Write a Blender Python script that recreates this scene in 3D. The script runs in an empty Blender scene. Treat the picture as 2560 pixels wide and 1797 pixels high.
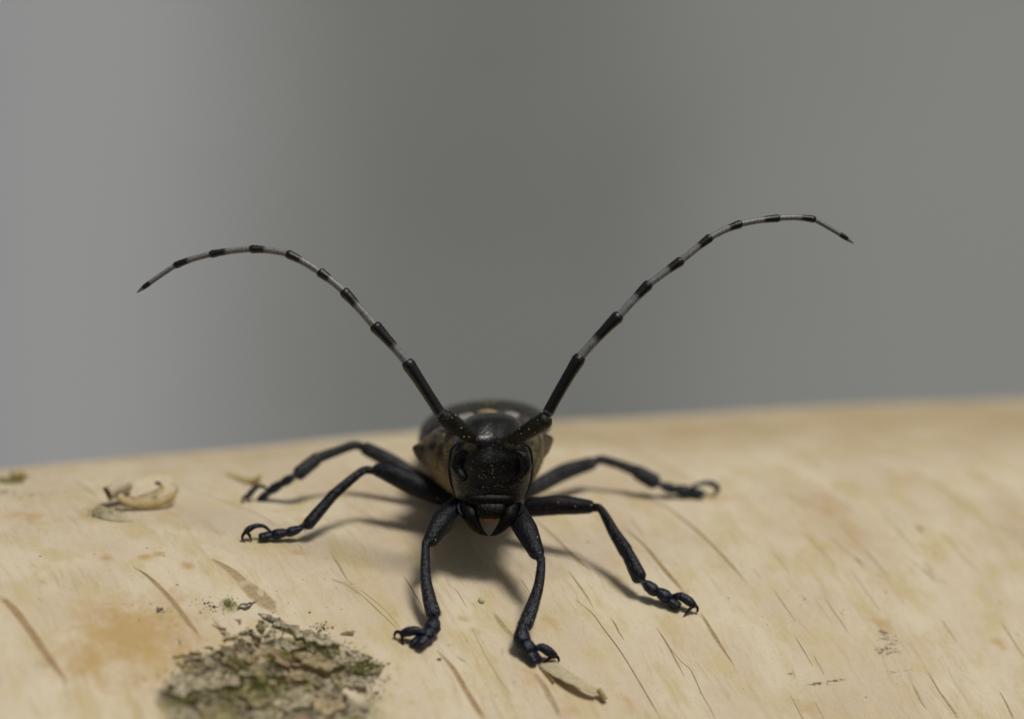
import bpy, math, random
import numpy as np
from mathutils import Vector

random.seed(7)
rng = np.random.default_rng(7)
sc = bpy.context.scene
COL = sc.collection

# ------------------------------------------------------------------ camera
# all building is done in millimetres and divided by 1000 when a mesh is made
W, H, LENS, SENSOR = 2560.0, 1797.0, 100.0, 36.0
K = W * LENS / SENSOR                                  # pixels per unit tangent
PHI = math.radians(10.83)
CAM = np.array([0.0, -230.0, 226.1])                   # camera position (mm); log rests on z = 0
RIGHT = np.array([1.0, 0, 0])
FWD = np.array([0, math.cos(PHI), -math.sin(PHI)])
UP = np.array([0, math.sin(PHI), math.cos(PHI)])
cam_d = bpy.data.cameras.new("camera")
cam = bpy.data.objects.new("camera", cam_d)
COL.objects.link(cam)
cam.location = CAM / 1000
cam.rotation_euler = (math.pi / 2 - PHI, 0, 0)
cam_d.lens, cam_d.sensor_width = LENS, SENSOR
cam_d.clip_start, cam_d.clip_end = 0.005, 50
cam_d.dof.use_dof = True
cam_d.dof.focus_distance = 0.2245
cam_d.dof.aperture_fstop = 14.5
sc.camera = cam

# ------------------------------------------------------------------ sky, sun, exposure
SUN = Vector((0.29, -0.22, 0.93)).normalized()          # towards the sun
world = bpy.data.worlds.new("World")
sc.world = world
world.use_nodes = True
wn = world.node_tree.nodes
wl = world.node_tree.links
bg = wn["Background"]
sky = wn.new("ShaderNodeTexSky")
sky.sky_type = 'NISHITA'
sky.sun_disc = False
sky.sun_elevation = math.asin(SUN.z)
sky.sun_rotation = math.atan2(SUN.x, SUN.y)
sky.dust_density = 5.0
sky.ozone_density = 0.5
hs = wn.new("ShaderNodeHueSaturation")                 # a veiled, whitish sky
hs.inputs["Saturation"].default_value = 0.25
wl.new(sky.outputs[0], hs.inputs["Color"])
wl.new(hs.outputs[0], bg.inputs[0])
bg.inputs[1].default_value = 0.05
sun_d = bpy.data.lights.new("sun", 'SUN')
sun_d.energy = 3.3
sun_d.angle = math.radians(16)
sun_d.color = (1.0, 0.95, 0.86)
sun = bpy.data.objects.new("sun", sun_d)
COL.objects.link(sun)
sun.location = (0.3, 0, 0.8)
sun.rotation_euler = SUN.to_track_quat('Z', 'Y').to_euler()
sc.view_settings.view_transform = 'Standard'
sc.view_settings.look = 'None'
sc.view_settings.gamma = 1
sc.view_settings.exposure = -0.54
sc.view_settings.use_curve_mapping = False

# ------------------------------------------------------------------ helpers: space
def PX(px, py, d):
    """photo pixel + depth along the view axis (mm) -> world point (mm)"""
    return CAM + d * (FWD + (px - W / 2) / K * RIGHT + (H / 2 - py) / K * UP)

def _hash(ix, iy, s):
    v = np.sin(ix * 127.1 + iy * 311.7 + s * 74.7) * 43758.5453
    return v - np.floor(v)
def vnoise(x, y, s=0):
    x = np.asarray(x, float); y = np.asarray(y, float)
    ix, iy = np.floor(x), np.floor(y)
    fx, fy = x - ix, y - iy
    fx, fy = fx * fx * (3 - 2 * fx), fy * fy * (3 - 2 * fy)
    a, b = _hash(ix, iy, s), _hash(ix + 1, iy, s)
    c, d = _hash(ix, iy + 1, s), _hash(ix + 1, iy + 1, s)
    return (a * (1 - fx) + b * fx) * (1 - fy) + (c * (1 - fx) + d * fx) * fy
def fbm(x, y, s=0, o=4):
    t, a, n = 0.0, 0.5, 0.0
    for i in range(o):
        t = t + a * vnoise(x * 2 ** i, y * 2 ** i, s + i * 13); n += a; a *= 0.5
    return t / n
def sstep(a, b, x):
    t = np.clip((x - a) / (b - a), 0, 1)
    return t * t * (3 - 2 * t)

# log: a cylinder whose axis recedes to the right
R = 85.0
TH, EL = math.radians(22.32), math.radians(-0.80)
AX = np.array([math.cos(TH) * math.cos(EL), math.sin(TH) * math.cos(EL), math.sin(EL)])
A0 = np.array([0, 250.6, -141.1]) + CAM
NF = np.cross(AX, [0, 0, 1.0]); NF /= np.linalg.norm(NF)   # towards the camera
NU = np.cross(NF, AX)
SCAR_AC = None
def hfun(a, c):
    """relief of the bark in mm: slow waves, fine wrinkles, the raised scar; the back of the log falls away towards both ends"""
    h = -np.minimum(.85 * ((a - 5) / 50) ** 2, 1.3) * sstep(25, 5, c) + 0.5 * (fbm(a / 22, c / 30, 3, 2) - 0.5) + 0.10 * (fbm(a / 2.2, c / 7, 5, 3) - 0.5) + 0.03 * (fbm(a / .45, c / 2.5, 9, 2) - 0.5)
    if SCAR_AC is not None:
        m = scar_mask(a, c)
        h = h + m * (0.08 + 1.1 * (fbm(a / 2.4, c / 1.9, 21, 4) - 0.42) - 0.6 * np.abs(fbm(a / 3.5, c / 1.5, 33, 3) - 0.5) )
    return h
def scar_mask(a, c):
    w1 = (fbm(a / 3, c / 3, 41, 3) - 0.5) * 5
    d = np.sqrt(((a - SCAR_AC[0]) / 8.6) ** 2 + ((c - SCAR_AC[1] - 1.5) / 6.5) ** 2) + w1 * 0.10
    return sstep(1.08, 0.72, d)
def LOG(a, c, h=0.0):
    ang = np.asarray(c) / R
    a = np.asarray(a, float); r = R + h
    return (A0 + a[..., None] * AX + (r * np.sin(ang))[..., None] * NF + (r * np.cos(ang))[..., None] * NU)
def hit(px, py, lift=0.0):
    """where the ray through a pixel meets the bark: (depth, a, c)"""
    d = FWD + (px - W / 2) / K * RIGHT + (H / 2 - py) / K * UP
    o = CAM - A0
    dp, op = d - AX * (d @ AX), o - AX * (o @ AX)
    rr = R
    for _ in range(3):
        qa, qb, qc = dp @ dp, 2 * dp @ op, op @ op - (rr + lift) ** 2
        D = max(qb * qb - 4 * qa * qc, 0)
        t = (-qb - math.sqrt(D)) / (2 * qa)
        p = CAM + t * d - A0
        a = p @ AX
        c = R * math.atan2(p @ NF, p @ NU)
        rr = R + float(hfun(np.array(a), np.array(c)))
    return t, a, c
SCAR_AC = hit(650, 1700)[1:]

# ------------------------------------------------------------------ helpers: meshes
WLOC = {}
def mk(name, verts, faces, mat, parent=None, smooth=True, origin=None):
    v = np.asarray(verts, float)
    o = np.asarray(origin, float) if origin is not None else v.mean(axis=0)
    me = bpy.data.meshes.new(name)
    me.from_pydata(((v - o) / 1000).tolist(), [], faces)
    me.update()
    if smooth:
        me.polygons.foreach_set("use_smooth", [True] * len(me.polygons))
    me.materials.append(mat)
    ob = bpy.data.objects.new(name, me)
    COL.objects.link(ob)
    po = np.zeros(3)
    if parent is not None:
        ob.parent = parent
        po = WLOC[parent.name]
    ob.location = (o - po) / 1000
    WLOC[ob.name] = o
    return ob
def empty(name, loc, label, cat):
    e = bpy.data.objects.new(name, None)
    COL.objects.link(e)
    e.empty_display_size = 0.005
    e.location = np.asarray(loc) / 1000
    WLOC[e.name] = np.asarray(loc, float)
    e["label"], e["category"] = label, cat
    return e
def attr(ob, name, vals):
    at = ob.data.attributes.new(name, 'FLOAT', 'POINT')
    at.data.foreach_set("value", np.asarray(vals, dtype=np.float32))
def crom(P, n):
    P = np.asarray(P, float)
    E = np.vstack([2 * P[0] - P[1], P, 2 * P[-1] - P[-2]])
    out = []
    for i in range(len(P) - 1):
        p0, p1, p2, p3 = E[i:i + 4]
        for t in np.linspace(0, 1, n, endpoint=False):
            out.append(0.5 * ((2 * p1) + (-p0 + p2) * t + (2 * p0 - 5 * p1 + 4 * p2 - p3) * t * t + (-p0 + 3 * p1 - 3 * p2 + p3) * t ** 3))
    out.append(P[-1])
    return np.array(out)
def lin(P, n):
    P = np.asarray(P, float)
    return np.interp(np.linspace(0, len(P) - 1, (len(P) - 1) * n + 1), np.arange(len(P)), P)
def tube(path, rad, n=5, seg=14, flat=1.0, flatdir=None, ends=(1, 1), bump=0.0, seed=0):
    """swept tube with rounded ends; returns verts, faces, per-vertex position along it and normals"""
    c = crom(path, n)
    r = np.maximum(lin(rad, n), 1e-3)
    L = len(c)
    T = np.gradient(c, axis=0); T /= np.linalg.norm(T, axis=1)[:, None] + 1e-9
    C, Rr, TT, S = list(c), list(r), list(T), list(np.linspace(0, 1, L))
    for k in (0, 1):
        if not ends[k]:
            continue
        base, t, rb = (c[0], -T[0], r[0]) if k == 0 else (c[-1], T[-1], r[-1])
        ext = [(base + t * rb * .75 * math.sin(q) * ends[k], rb * math.cos(q)) for q in (0.5, 0.95, 1.3, 1.5)]
        if k == 0:
            C = [e[0] for e in reversed(ext)] + C; Rr = [e[1] for e in reversed(ext)] + Rr
            TT = [T[0]] * 4 + TT; S = [0] * 4 + S
        else:
            C += [e[0] for e in ext]; Rr += [e[1] for e in ext]; TT += [T[-1]] * 4; S += [1] * 4
    C, Rr, TT = np.array(C), np.array(Rr), np.array(TT)
    f = np.array(flatdir if flatdir is not None else UP, float)
    V, N, SS = [], [], []
    nprev = f
    for i in range(len(C)):
        nn = nprev - TT[i] * (nprev @ TT[i])
        if np.linalg.norm(nn) < 1e-5:
            nn = np.cross(TT[i], [0.3, 0.5, 0.8])
        nn /= np.linalg.norm(nn); nprev = nn
        b = np.cross(TT[i], nn)
        for j in range(seg):
            q = 2 * math.pi * j / seg
            dirv = nn * math.cos(q) * flat + b * math.sin(q)
            rr = Rr[i] * (1 + bump * (float(vnoise(i * .6, j * 1.1, seed)) - .5)) if bump else Rr[i]
            V.append(C[i] + dirv * rr); N.append(dirv / (np.linalg.norm(dirv) + 1e-9)); SS.append(S[i])
    F = []
    for i in range(len(C) - 1):
        for j in range(seg):
            k = (j + 1) % seg
            F.append((i * seg + j, i * seg + k, (i + 1) * seg + k, (i + 1) * seg + j))
    F.append(tuple(reversed(range(seg)))); F.append(tuple(range((len(C) - 1) * seg, len(C) * seg)))
    return np.array(V), F, np.array(SS), np.array(N), np.repeat(TT, seg, axis=0)
def join(parts):
    V, F, S, n = [], [], [], 0
    for p in parts:
        V.append(p[0]); F += [tuple(i + n for i in f) for f in p[1]]; n += len(p[0])
        S.append(p[2] if len(p) > 2 else np.zeros(len(p[0])))
    return np.vstack(V), F, np.concatenate(S)
def ellipsoid(c, ax, nu=14, nv=9):
    """ax: three axis vectors (mm)"""
    V, F = [], []
    for i in range(nv + 1):
        t = math.pi * i / nv
        for j in range(nu):
            q = 2 * math.pi * j / nu
            V.append(c + ax[0] * math.sin(t) * math.cos(q) + ax[1] * math.sin(t) * math.sin(q) + ax[2] * math.cos(t))
    for i in range(nv):
        for j in range(nu):
            k = (j + 1) % nu
            F.append((i * nu + j, (i + 1) * nu + j, (i + 1) * nu + k, i * nu + k))
    return np.array(V), F
def hairs(V, N, T, count, ln, wd, keep=None, lean=0.8):
    idx = rng.integers(0, len(V), count)
    if keep is not None:
        idx = idx[keep[idx] > rng.random(len(idx))]
    hv, hf = [], []
    for i in idx:
        n, t = N[i], T[i]
        s = np.cross(n, t)
        p = V[i] + (rng.random() - .5) * s * .15 + (rng.random() - .5) * t * .25 - n * .02
        d = n * (1 - lean) + t * lean + s * (rng.random() - .5) * .5 + n * .25 * rng.random()
        d /= np.linalg.norm(d)
        l = ln * (0.6 + 0.8 * rng.random())
        k = len(hv)
        hv += [p - s * wd, p + s * wd, p + d * l]
        hf.append((k, k + 1, k + 2))
    return np.array(hv), hf

# ------------------------------------------------------------------ helpers: materials
def new_mat(name):
    m = bpy.data.materials.new(name)
    m.use_nodes = True
    nt = m.node_tree
    return m, nt, nt.nodes["Principled BSDF"]
def nd(nt, typ, **kw):
    n = nt.nodes.new(typ)
    for k, v in kw.items():
        if k.startswith("i_"):
            key = k[2:]
            n.inputs[int(key) if key.isdigit() else key.replace("_", " ")].default_value = v
        else:
            setattr(n, k, v)
    return n
def mm(nt, kind='Object'):
    tc = nd(nt, "ShaderNodeTexCoord")
    mp = nd(nt, "ShaderNodeMapping")
    mp.inputs["Scale"].default_value = (1000, 1000, 1000)
    nt.links.new(tc.outputs[kind], mp.inputs[0])
    return mp.outputs[0]
def mix(nt, fac, a, b, typ='MIX'):
    n = nd(nt, "ShaderNodeMix", data_type='RGBA', blend_type=typ)
    for sock, v in ((0, fac), (6, a), (7, b)):
        if hasattr(v, "is_output"):
            nt.links.new(v, n.inputs[sock])
        else:
            n.inputs[sock].default_value = v if sock == 0 else (*v, 1)
    return n.outputs[2]
def ramp(nt, src, lo, hi):
    n = nd(nt, "ShaderNodeMapRange", interpolation_type='SMOOTHSTEP', i_1=lo, i_2=hi)
    nt.links.new(src, n.inputs[0])
    return n.outputs[0]
def math_(nt, op, a, b):
    n = nd(nt, "ShaderNodeMath", operation=op)
    for i, v in enumerate((a, b)):
        if hasattr(v, "is_output"):
            nt.links.new(v, n.inputs[i])
        else:
            n.inputs[i].default_value = v
    return n.outputs[0]
def noise(nt, vec, scale, detail=3, rough=.55, scl=None):
    if scl is not None:
        mp = nd(nt, "ShaderNodeMapping"); mp.inputs["Scale"].default_value = scl
        nt.links.new(vec, mp.inputs[0]); vec = mp.outputs[0]
    n = nd(nt, "ShaderNodeTexNoise", i_Scale=scale, i_Detail=detail, i_Roughness=rough)
    nt.links.new(vec, n.inputs["Vector"])
    return n.outputs["Fac"]
def voro(nt, vec, scale, scl=None):
    if scl is not None:
        mp = nd(nt, "ShaderNodeMapping"); mp.inputs["Scale"].default_value = scl
        nt.links.new(vec, mp.inputs[0]); vec = mp.outputs[0]
    n = nd(nt, "ShaderNodeTexVoronoi", i_Scale=scale)
    nt.links.new(vec, n.inputs["Vector"])
    return n.outputs["Distance"]
def attr_n(nt, name):
    return nd(nt, "ShaderNodeAttribute", attribute_name=name).outputs["Fac"]
def bump(nt, bs, h, strength, dist_mm):
    b = nd(nt, "ShaderNodeBump", i_Strength=strength, i_Distance=dist_mm / 1000)
    nt.links.new(h, b.inputs["Height"])
    nt.links.new(b.outputs[0], bs.inputs["Normal"])

def chitin(name, base, gloss, speck=None, speck_amt=0.35, pore=3.5, pore_str=.5, sheen=0.0, sheen_col=(.5, .55, .7), spec=.3):
    m, nt, bs = new_mat(name)
    v = mm(nt)
    n1 = noise(nt, v, 1.2, 4)
    col = mix(nt, ramp(nt, n1, .35, .7), base, tuple(x * 1.7 for x in base))
    if speck:
        n2 = noise(nt, v, 9, 3, .7)
        n3 = noise(nt, v, 1.0, 2)
        f = math_(nt, 'MULTIPLY', ramp(nt, n2, .50, .68), ramp(nt, n3, .3, .7))
        f = math_(nt, 'MULTIPLY', f, speck_amt)
        col = mix(nt, f, col, speck)
    nt.links.new(col, bs.inputs["Base Color"])
    rn = nd(nt, "ShaderNodeMapRange", i_3=gloss - .06, i_4=gloss + .12)
    nt.links.new(n1, rn.inputs[0]); nt.links.new(rn.outputs[0], bs.inputs["Roughness"])
    bs.inputs["Specular IOR Level"].default_value = spec
    if sheen:
        bs.inputs["Sheen Weight"].default_value = sheen
        bs.inputs["Sheen Roughness"].default_value = .45
        bs.inputs["Sheen Tint"].default_value = (*sheen_col, 1)
    hgt = math_(nt, 'ADD', ramp(nt, voro(nt, v, pore), .12, .3), math_(nt, 'MULTIPLY', noise(nt, v, 7, 3), .8))
    bump(nt, bs, hgt, min(1, pore_str * 1.5), .10)
    return m

M = {}
M['head'] = chitin("black_face", (.0035, .0033, .0024), .18, (.05, .043, .02), .16, 4.0, .45, spec=.65)
M['vertex'] = chitin("black_glossy", (.003, .003, .003), .34, None, 0, 5, .5, spec=.2)
M['leg'] = chitin("blue_black_leg", (.0035, .004, .007), .32, (.085, .09, .115), .45, 5, .7, 0, spec=.22)
M['leg_grey'] = chitin("grey_haired_leg", (.010, .010, .012), .45, (.24, .24, .27), .75, 6, .7, .04, spec=.25)
M['tarsus'] = chitin("dark_blue_tarsus", (.003, .005, .013), .24, (.04, .06, .125), .5, 6, .8, .0, (.3, .42, .9), spec=.4)
M['claw'] = chitin("dark_red_claw", (.018, .005, .004), .22, None, 0, 3, .1)
M['scape'] = chitin("dusty_black_scape", (.005, .005, .0035), .34, (.20, .17, .08), .45, 5, .7, spec=.25)
M['elytron'] = chitin("grey_black_elytron", (.014, .014, .012), .40, (.24, .22, .16), .6, 2.2, .8, .03)
M['eye'] = chitin("dark_eye", (.004, .004, .0035), .20, None, 0, 9, .5, spec=.5)
M['orange'] = chitin("orange_fringe", (.35, .09, .012), .5, None, 0, 5, .4)
M['tan'] = chitin("tan_pubescence", (.22, .18, .085), .7, (.03, .022, .012), .9, 5, .9)
M['white'] = chitin("mottled_white", (.34, .31, .29), .35, (.03, .025, .025), .95, 4, .9)
m, nt, bs = new_mat("pale_hair"); M['hair'] = m
bs.inputs["Base Color"].default_value = (.17, .18, .21, 1); bs.inputs["Roughness"].default_value = .4
m, nt, bs = new_mat("dark_bristle"); M['bristle'] = m
bs.inputs["Base Color"].default_value = (.015, .014, .013, 1); bs.inputs["Roughness"].default_value = .4
m, nt, bs = new_mat("face_hair"); M['facehair'] = m
bs.inputs["Base Color"].default_value = (.10, .085, .045, 1); bs.inputs["Roughness"].default_value = .4
m, nt, bs = new_mat("tan_hair"); M['tanhair'] = m
bs.inputs["Base Color"].default_value = (.34, .27, .13, 1); bs.inputs["Roughness"].default_value = .5

# banded antenna: pale pubescent base, black end (attribute band 0..1)
m, nt, bs = new_mat("banded_antenna"); M['antenna'] = m
v = mm(nt)
bn = attr_n(nt, "band")
bn2 = math_(nt, 'ADD', bn, math_(nt, 'MULTIPLY', math_(nt, 'SUBTRACT', noise(nt, v, 5, 3, .7), .5), .5))
f = ramp(nt, bn2, .25, .75)
pale = mix(nt, ramp(nt, noise(nt, v, 10, 3, .7), .35, .7), (.10, .105, .112), (.29, .295, .305))
nt.links.new(mix(nt, f, pale, (.008, .008, .009)), bs.inputs["Base Color"])
bs.inputs["Roughness"].default_value = .38
bump(nt, bs, noise(nt, v, 8, 3), .5, .05)

# body: black with tan hair low on the flanks (attribute tan)
m, nt, bs = new_mat("body_black_and_tan"); M['body'] = m
v = mm(nt)
t = math_(nt, 'ADD', attr_n(nt, "tan"), math_(nt, 'SUBTRACT', noise(nt, v, .9, 4, .6), .5))
f = ramp(nt, t, .28, .72)
tanc = mix(nt, ramp(nt, noise(nt, v, 5, 4, .7), .35, .65), (.10, .075, .035), (.36, .29, .15))
nt.links.new(mix(nt, f, (.006, .0055, .0045), tanc), bs.inputs["Base Color"])
rr = nd(nt, "ShaderNodeMapRange", i_3=.28, i_4=.75)
nt.links.new(f, rr.inputs[0]); nt.links.new(rr.outputs[0], bs.inputs["Roughness"])
bump(nt, bs, math_(nt, 'ADD', noise(nt, v, 3, 4), ramp(nt, voro(nt, v, 3), .1, .3)), .6, .08)

m, nt, bs = new_mat("pale_glint"); M['glint_specks'] = m
bs.inputs["Base Color"].default_value = (.62, .60, .46, 1); bs.inputs["Roughness"].default_value = .3  # near-white colour paints in the bright glints
# birch bark (UV in mm: u along the log, v around it)
m, nt, bs = new_mat("birch_bark"); M['bark'] = m
uv = nd(nt, "ShaderNodeTexCoord").outputs["UV"]
mp = nd(nt, "ShaderNodeMapping"); mp.inputs["Scale"].default_value = (100, 100, 1)
nt.links.new(uv, mp.inputs[0]); uv = mp.outputs[0]
big = noise(nt, uv, .055, 4, .55)
mid = noise(nt, uv, .35, 4, .6, (1.0, .55, 1))
fwarp = nd(nt, "ShaderNodeVectorMath", operation='ADD')
fw = nd(nt, "ShaderNodeTexNoise", i_Scale=.12, i_Detail=3.0)
nt.links.new(uv, fw.inputs["Vector"])
fws = nd(nt, "ShaderNodeVectorMath", operation='SCALE'); fws.inputs[3].default_value = 2.2
nt.links.new(fw.outputs["Color"], fws.inputs[0])
nt.links.new(uv, fwarp.inputs[0]); nt.links.new(fws.outputs[0], fwarp.inputs[1])
wuv = fwarp.outputs[0]
zone = ramp(nt, noise(nt, uv, .09, 3, .5), .36, .60)       # streaks gather in patches
fib = noise(nt, wuv, 1.0, 4, .65, (1.7, .16, 1))
fine = noise(nt, wuv, 1.0, 4, .75, (5, .7, 1))
cream, pinkish, tanb, yell = (.675, .590, .440), (.600, .498, .362), (.450, .330, .175), (.560, .460, .245)
c = mix(nt, ramp(nt, noise(nt, wuv, .11, 5, .6, (1, .6, 1)), .36, .62), cream, pinkish)
c = mix(nt, math_(nt, 'MULTIPLY', ramp(nt, mid, .45, .68), .75), c, yell)
c = mix(nt, math_(nt, 'MULTIPLY', math_(nt, 'MULTIPLY', ramp(nt, fib, .48, .74), .55), math_(nt, 'ADD', math_(nt, 'MULTIPLY', zone, .8), .2)), c, tanb)
c = mix(nt, math_(nt, 'MULTIPLY', math_(nt, 'MULTIPLY', ramp(nt, fine, .54, .74), .55), math_(nt, 'ADD', math_(nt, 'MULTIPLY', zone, .85), .15)), c, (.40, .29, .15))
c = mix(nt, math_(nt, 'MULTIPLY', ramp(nt, noise(nt, uv, .8, 4, .7, (.5, 2.0, 1)), .58, .74), .35), c, (.69, .61, .48))
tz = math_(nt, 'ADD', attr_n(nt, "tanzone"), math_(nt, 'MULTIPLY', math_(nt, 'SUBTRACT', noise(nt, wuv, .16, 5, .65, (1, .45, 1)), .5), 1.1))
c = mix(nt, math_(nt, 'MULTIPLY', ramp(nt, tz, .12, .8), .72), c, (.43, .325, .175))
hair_l = voro(nt, wuv, 1.0, (1.1, .10, 1))                 # thin brown scratches running round the log
scr = math_(nt, 'MULTIPLY', ramp(nt, hair_l, .085, .03), ramp(nt, noise(nt, uv, .35, 3, .6), .50, .62))
c = mix(nt, math_(nt, 'MULTIPLY', scr, .75), c, (.26, .18, .09))
spots = math_(nt, 'MULTIPLY', ramp(nt, noise(nt, uv, 3.0, 4, .75, (1, .6, 1)), .60, .72), ramp(nt, noise(nt, uv, .15, 2), .45, .62))
c = mix(nt, math_(nt, 'MULTIPLY', spots, .6), c, (.31, .215, .10))
grit = noise(nt, wuv, 1.0, 3, .8, (9, 5, 1))
c = mix(nt, math_(nt, 'MULTIPLY', ramp(nt, grit, .54, .72), .30), c, (.36, .255, .13))
c = mix(nt, math_(nt, 'MULTIPLY', ramp(nt, grit, .46, .30), .22), c, (.74, .66, .52))
st = attr_n(nt, "stain")
stf = ramp(nt, math_(nt, 'ADD', st, math_(nt, 'MULTIPLY', math_(nt, 'SUBTRACT', noise(nt, uv, .55, 6, .72), .5), 1.5)), .18, .90)
c = mix(nt, math_(nt, 'MULTIPLY', stf, .85), c, (.47, .31, .115))
gr = attr_n(nt, "green")
grf = ramp(nt, math_(nt, 'ADD', gr, math_(nt, 'MULTIPLY', math_(nt, 'SUBTRACT', noise(nt, uv, 2.5, 5, .75), .5), 1.3)), .25, .8)
c = mix(nt, math_(nt, 'MULTIPLY', grf, .75), c, (.20, .205, .05))
dt = attr_n(nt, "dirt")
dn = noise(nt, uv, 1.0, 5, .75, (2.2, 3.0, 1))
dtf = ramp(nt, math_(nt, 'ADD', dt, math_(nt, 'MULTIPLY', math_(nt, 'SUBTRACT', dn, .5), 2.4)), .62, .95)
c = mix(nt, math_(nt, 'MULTIPLY', dtf, .8), c, (.105, .070, .032))
sr = attr_n(nt, "scar")
srn = noise(nt, uv, 1.3, 6, .7)
sc1 = mix(nt, ramp(nt, srn, .38, .62), (.05, .04, .022), (.42, .35, .23))
sc1 = mix(nt, math_(nt, 'MULTIPLY', ramp(nt, noise(nt, uv, .45, 4), .50, .66), .7), sc1, (.20, .195, .06))
c = mix(nt, ramp(nt, math_(nt, 'ADD', sr, math_(nt, 'MULTIPLY', math_(nt, 'SUBTRACT', srn, .5), .9)), .35, .75), c, sc1)
# sparse dark specks
vs = voro(nt, uv, .55)
sp = math_(nt, 'MULTIPLY', ramp(nt, vs, .085, .05), ramp(nt, noise(nt, uv, .22, 2), .50, .60))
c = mix(nt, math_(nt, 'MULTIPLY', sp, .75), c, (.07, .05, .035))
nt.links.new(c, bs.inputs["Base Color"])
bs.inputs["Roughness"].default_value = .62
bs.inputs["Specular IOR Level"].default_value = .28
hb = math_(nt, 'ADD', math_(nt, 'MULTIPLY', fib, .4), math_(nt, 'ADD', math_(nt, 'MULTIPLY', fine, .35), math_(nt, 'ADD', mid, math_(nt, 'MULTIPLY', noise(nt, uv, 2.2, 5, .65), .9))))
bump(nt, bs, hb, .75, .13)

def bark_piece(name, c1, c2, green=0.0, rough=.7, trans=0.0, scale=2.0):
    m, nt, bs = new_mat(name)
    v = mm(nt)
    n1 = noise(nt, v, scale, 5, .65)
    c = mix(nt, ramp(nt, n1, .34, .68), c1, c2)
    if green:
        c = mix(nt, math_(nt, 'MULTIPLY', ramp(nt, noise(nt, v, .8, 4, .7), .45, .62), green), c, (.17, .19, .035))
    nt.links.new(c, bs.inputs["Base Color"])
    bs.inputs["Roughness"].default_value = rough
    if trans:
        bs.inputs["Transmission Weight"].default_value = 0
        bs.inputs["Subsurface Weight"].default_value = trans
        bs.inputs["Subsurface Radius"].default_value = (.0012, .0008, .0004)
        bs.inputs["Subsurface Scale"].default_value = 1
    bump(nt, bs, math_(nt, 'ADD', n1, noise(nt, v, 6, 4, .7)), .7, .12)
    return m
def lenticel_mat(name, c1, c2):
    m, nt, bs = new_mat(name)
    v = mm(nt)
    n1 = noise(nt, v, 2.5, 5, .65)
    c = mix(nt, ramp(nt, n1, .34, .68), c1, c2)
    f = math_(nt, 'ADD', attr_n(nt, "core"), math_(nt, 'MULTIPLY', math_(nt, 'SUBTRACT', noise(nt, v, 3.5, 4, .7), .5), .8))
    c = mix(nt, ramp(nt, f, .05, .75), (.575, .455, .29), c)
    nt.links.new(c, bs.inputs["Base Color"])
    bs.inputs["Roughness"].default_value = .65
    bs.inputs["Specular IOR Level"].default_value = .28
    bump(nt, bs, noise(nt, v, 6, 4, .7), .6, .08)
    return m
M['lent_brown'] = lenticel_mat("lenticel_brown", (.40, .285, .150), (.29, .195, .095))
M['lent_grey'] = lenticel_mat("lenticel_grey", (.43, .335, .20), (.32, .24, .135))
M['lent_dark'] = lenticel_mat("lenticel_dark", (.11, .095, .06), (.05, .045, .03))
M['crack'] = lenticel_mat("crack_green", (.20, .17, .075), (.11, .10, .045))
M['seam'] = lenticel_mat("seam_pale", (.50, .40, .25), (.40, .31, .17))
M['curl'] = bark_piece("curl_cream", (.74, .63, .44), (.64, .51, .31), 0, .45, .25)
M['curl_lip'] = bark_piece("curl_lip", (.60, .46, .22), (.52, .38, .16), 0, .45, .25)
M['peel'] = bark_piece("peel_cream", (.66, .56, .37), (.54, .42, .22), 0, .45, .3, scale=3.0)
M['curl_in'] = bark_piece("curl_inner", (.36, .22, .085), (.26, .15, .05), 0, .55, .2)
M['curl_yellow'] = bark_piece("curl_yellow", (.54, .43, .20), (.40, .29, .10), 0, .45, .3)
M['plate_tan'] = bark_piece("plate_tan", (.54, .43, .26), (.22, .16, .09), .25)
M['plate_grey'] = bark_piece("plate_grey", (.62, .54, .38), (.15, .125, .08), .18, scale=3.2)
M['knot'] = bark_piece("knot_dark", (.22, .19, .14), (.04, .035, .03))
M['peel_green'] = bark_piece("peel_green", (.30, .29, .10), (.14, .15, .04))
M['plate_pink'] = bark_piece("plate_pink", (.40, .28, .18), (.25, .16, .09), .3)
M['plate_olive'] = bark_piece("plate_olive", (.38, .32, .17), (.16, .135, .065), .4)
M['speck'] = bark_piece("lichen_black", (.035, .03, .024), (.014, .012, .009))
M['moss'] = bark_piece("moss_green", (.35, .355, .09), (.15, .16, .035), 0, .8, 0, 1.0)
M['drop'] = bark_piece("blister_pale", (.62, .60, .40), (.50, .46, .26), 0, .2, .4)
M['redscale'] = bark_piece("scale_brown", (.26, .11, .055), (.15, .06, .03))

# ------------------------------------------------------------------ backdrop: a grey wall far out of focus
m, nt, bs = new_mat("grey_wall"); M['wall'] = m
v = nd(nt, "ShaderNodeTexCoord").outputs["Object"]
sx = nd(nt, "ShaderNodeSeparateXYZ"); nt.links.new(v, sx.inputs[0])
wob = math_(nt, 'ADD', sx.outputs[0], math_(nt, 'MULTIPLY', math_(nt, 'SUBTRACT', noise(nt, v, 5, 2, .5), .5), .06))
cr = nd(nt, "ShaderNodeValToRGB")
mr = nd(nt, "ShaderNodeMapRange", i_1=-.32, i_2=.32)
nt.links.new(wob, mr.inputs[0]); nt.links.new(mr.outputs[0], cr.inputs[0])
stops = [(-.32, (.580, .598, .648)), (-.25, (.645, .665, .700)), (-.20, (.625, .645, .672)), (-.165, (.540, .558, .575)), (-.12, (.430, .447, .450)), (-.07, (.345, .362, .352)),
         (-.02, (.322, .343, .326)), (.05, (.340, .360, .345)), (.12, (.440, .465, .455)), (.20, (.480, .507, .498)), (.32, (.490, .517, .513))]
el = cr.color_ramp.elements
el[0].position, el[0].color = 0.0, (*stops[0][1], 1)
el[1].position, el[1].color = 1.0, (*stops[-1][1], 1)
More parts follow.
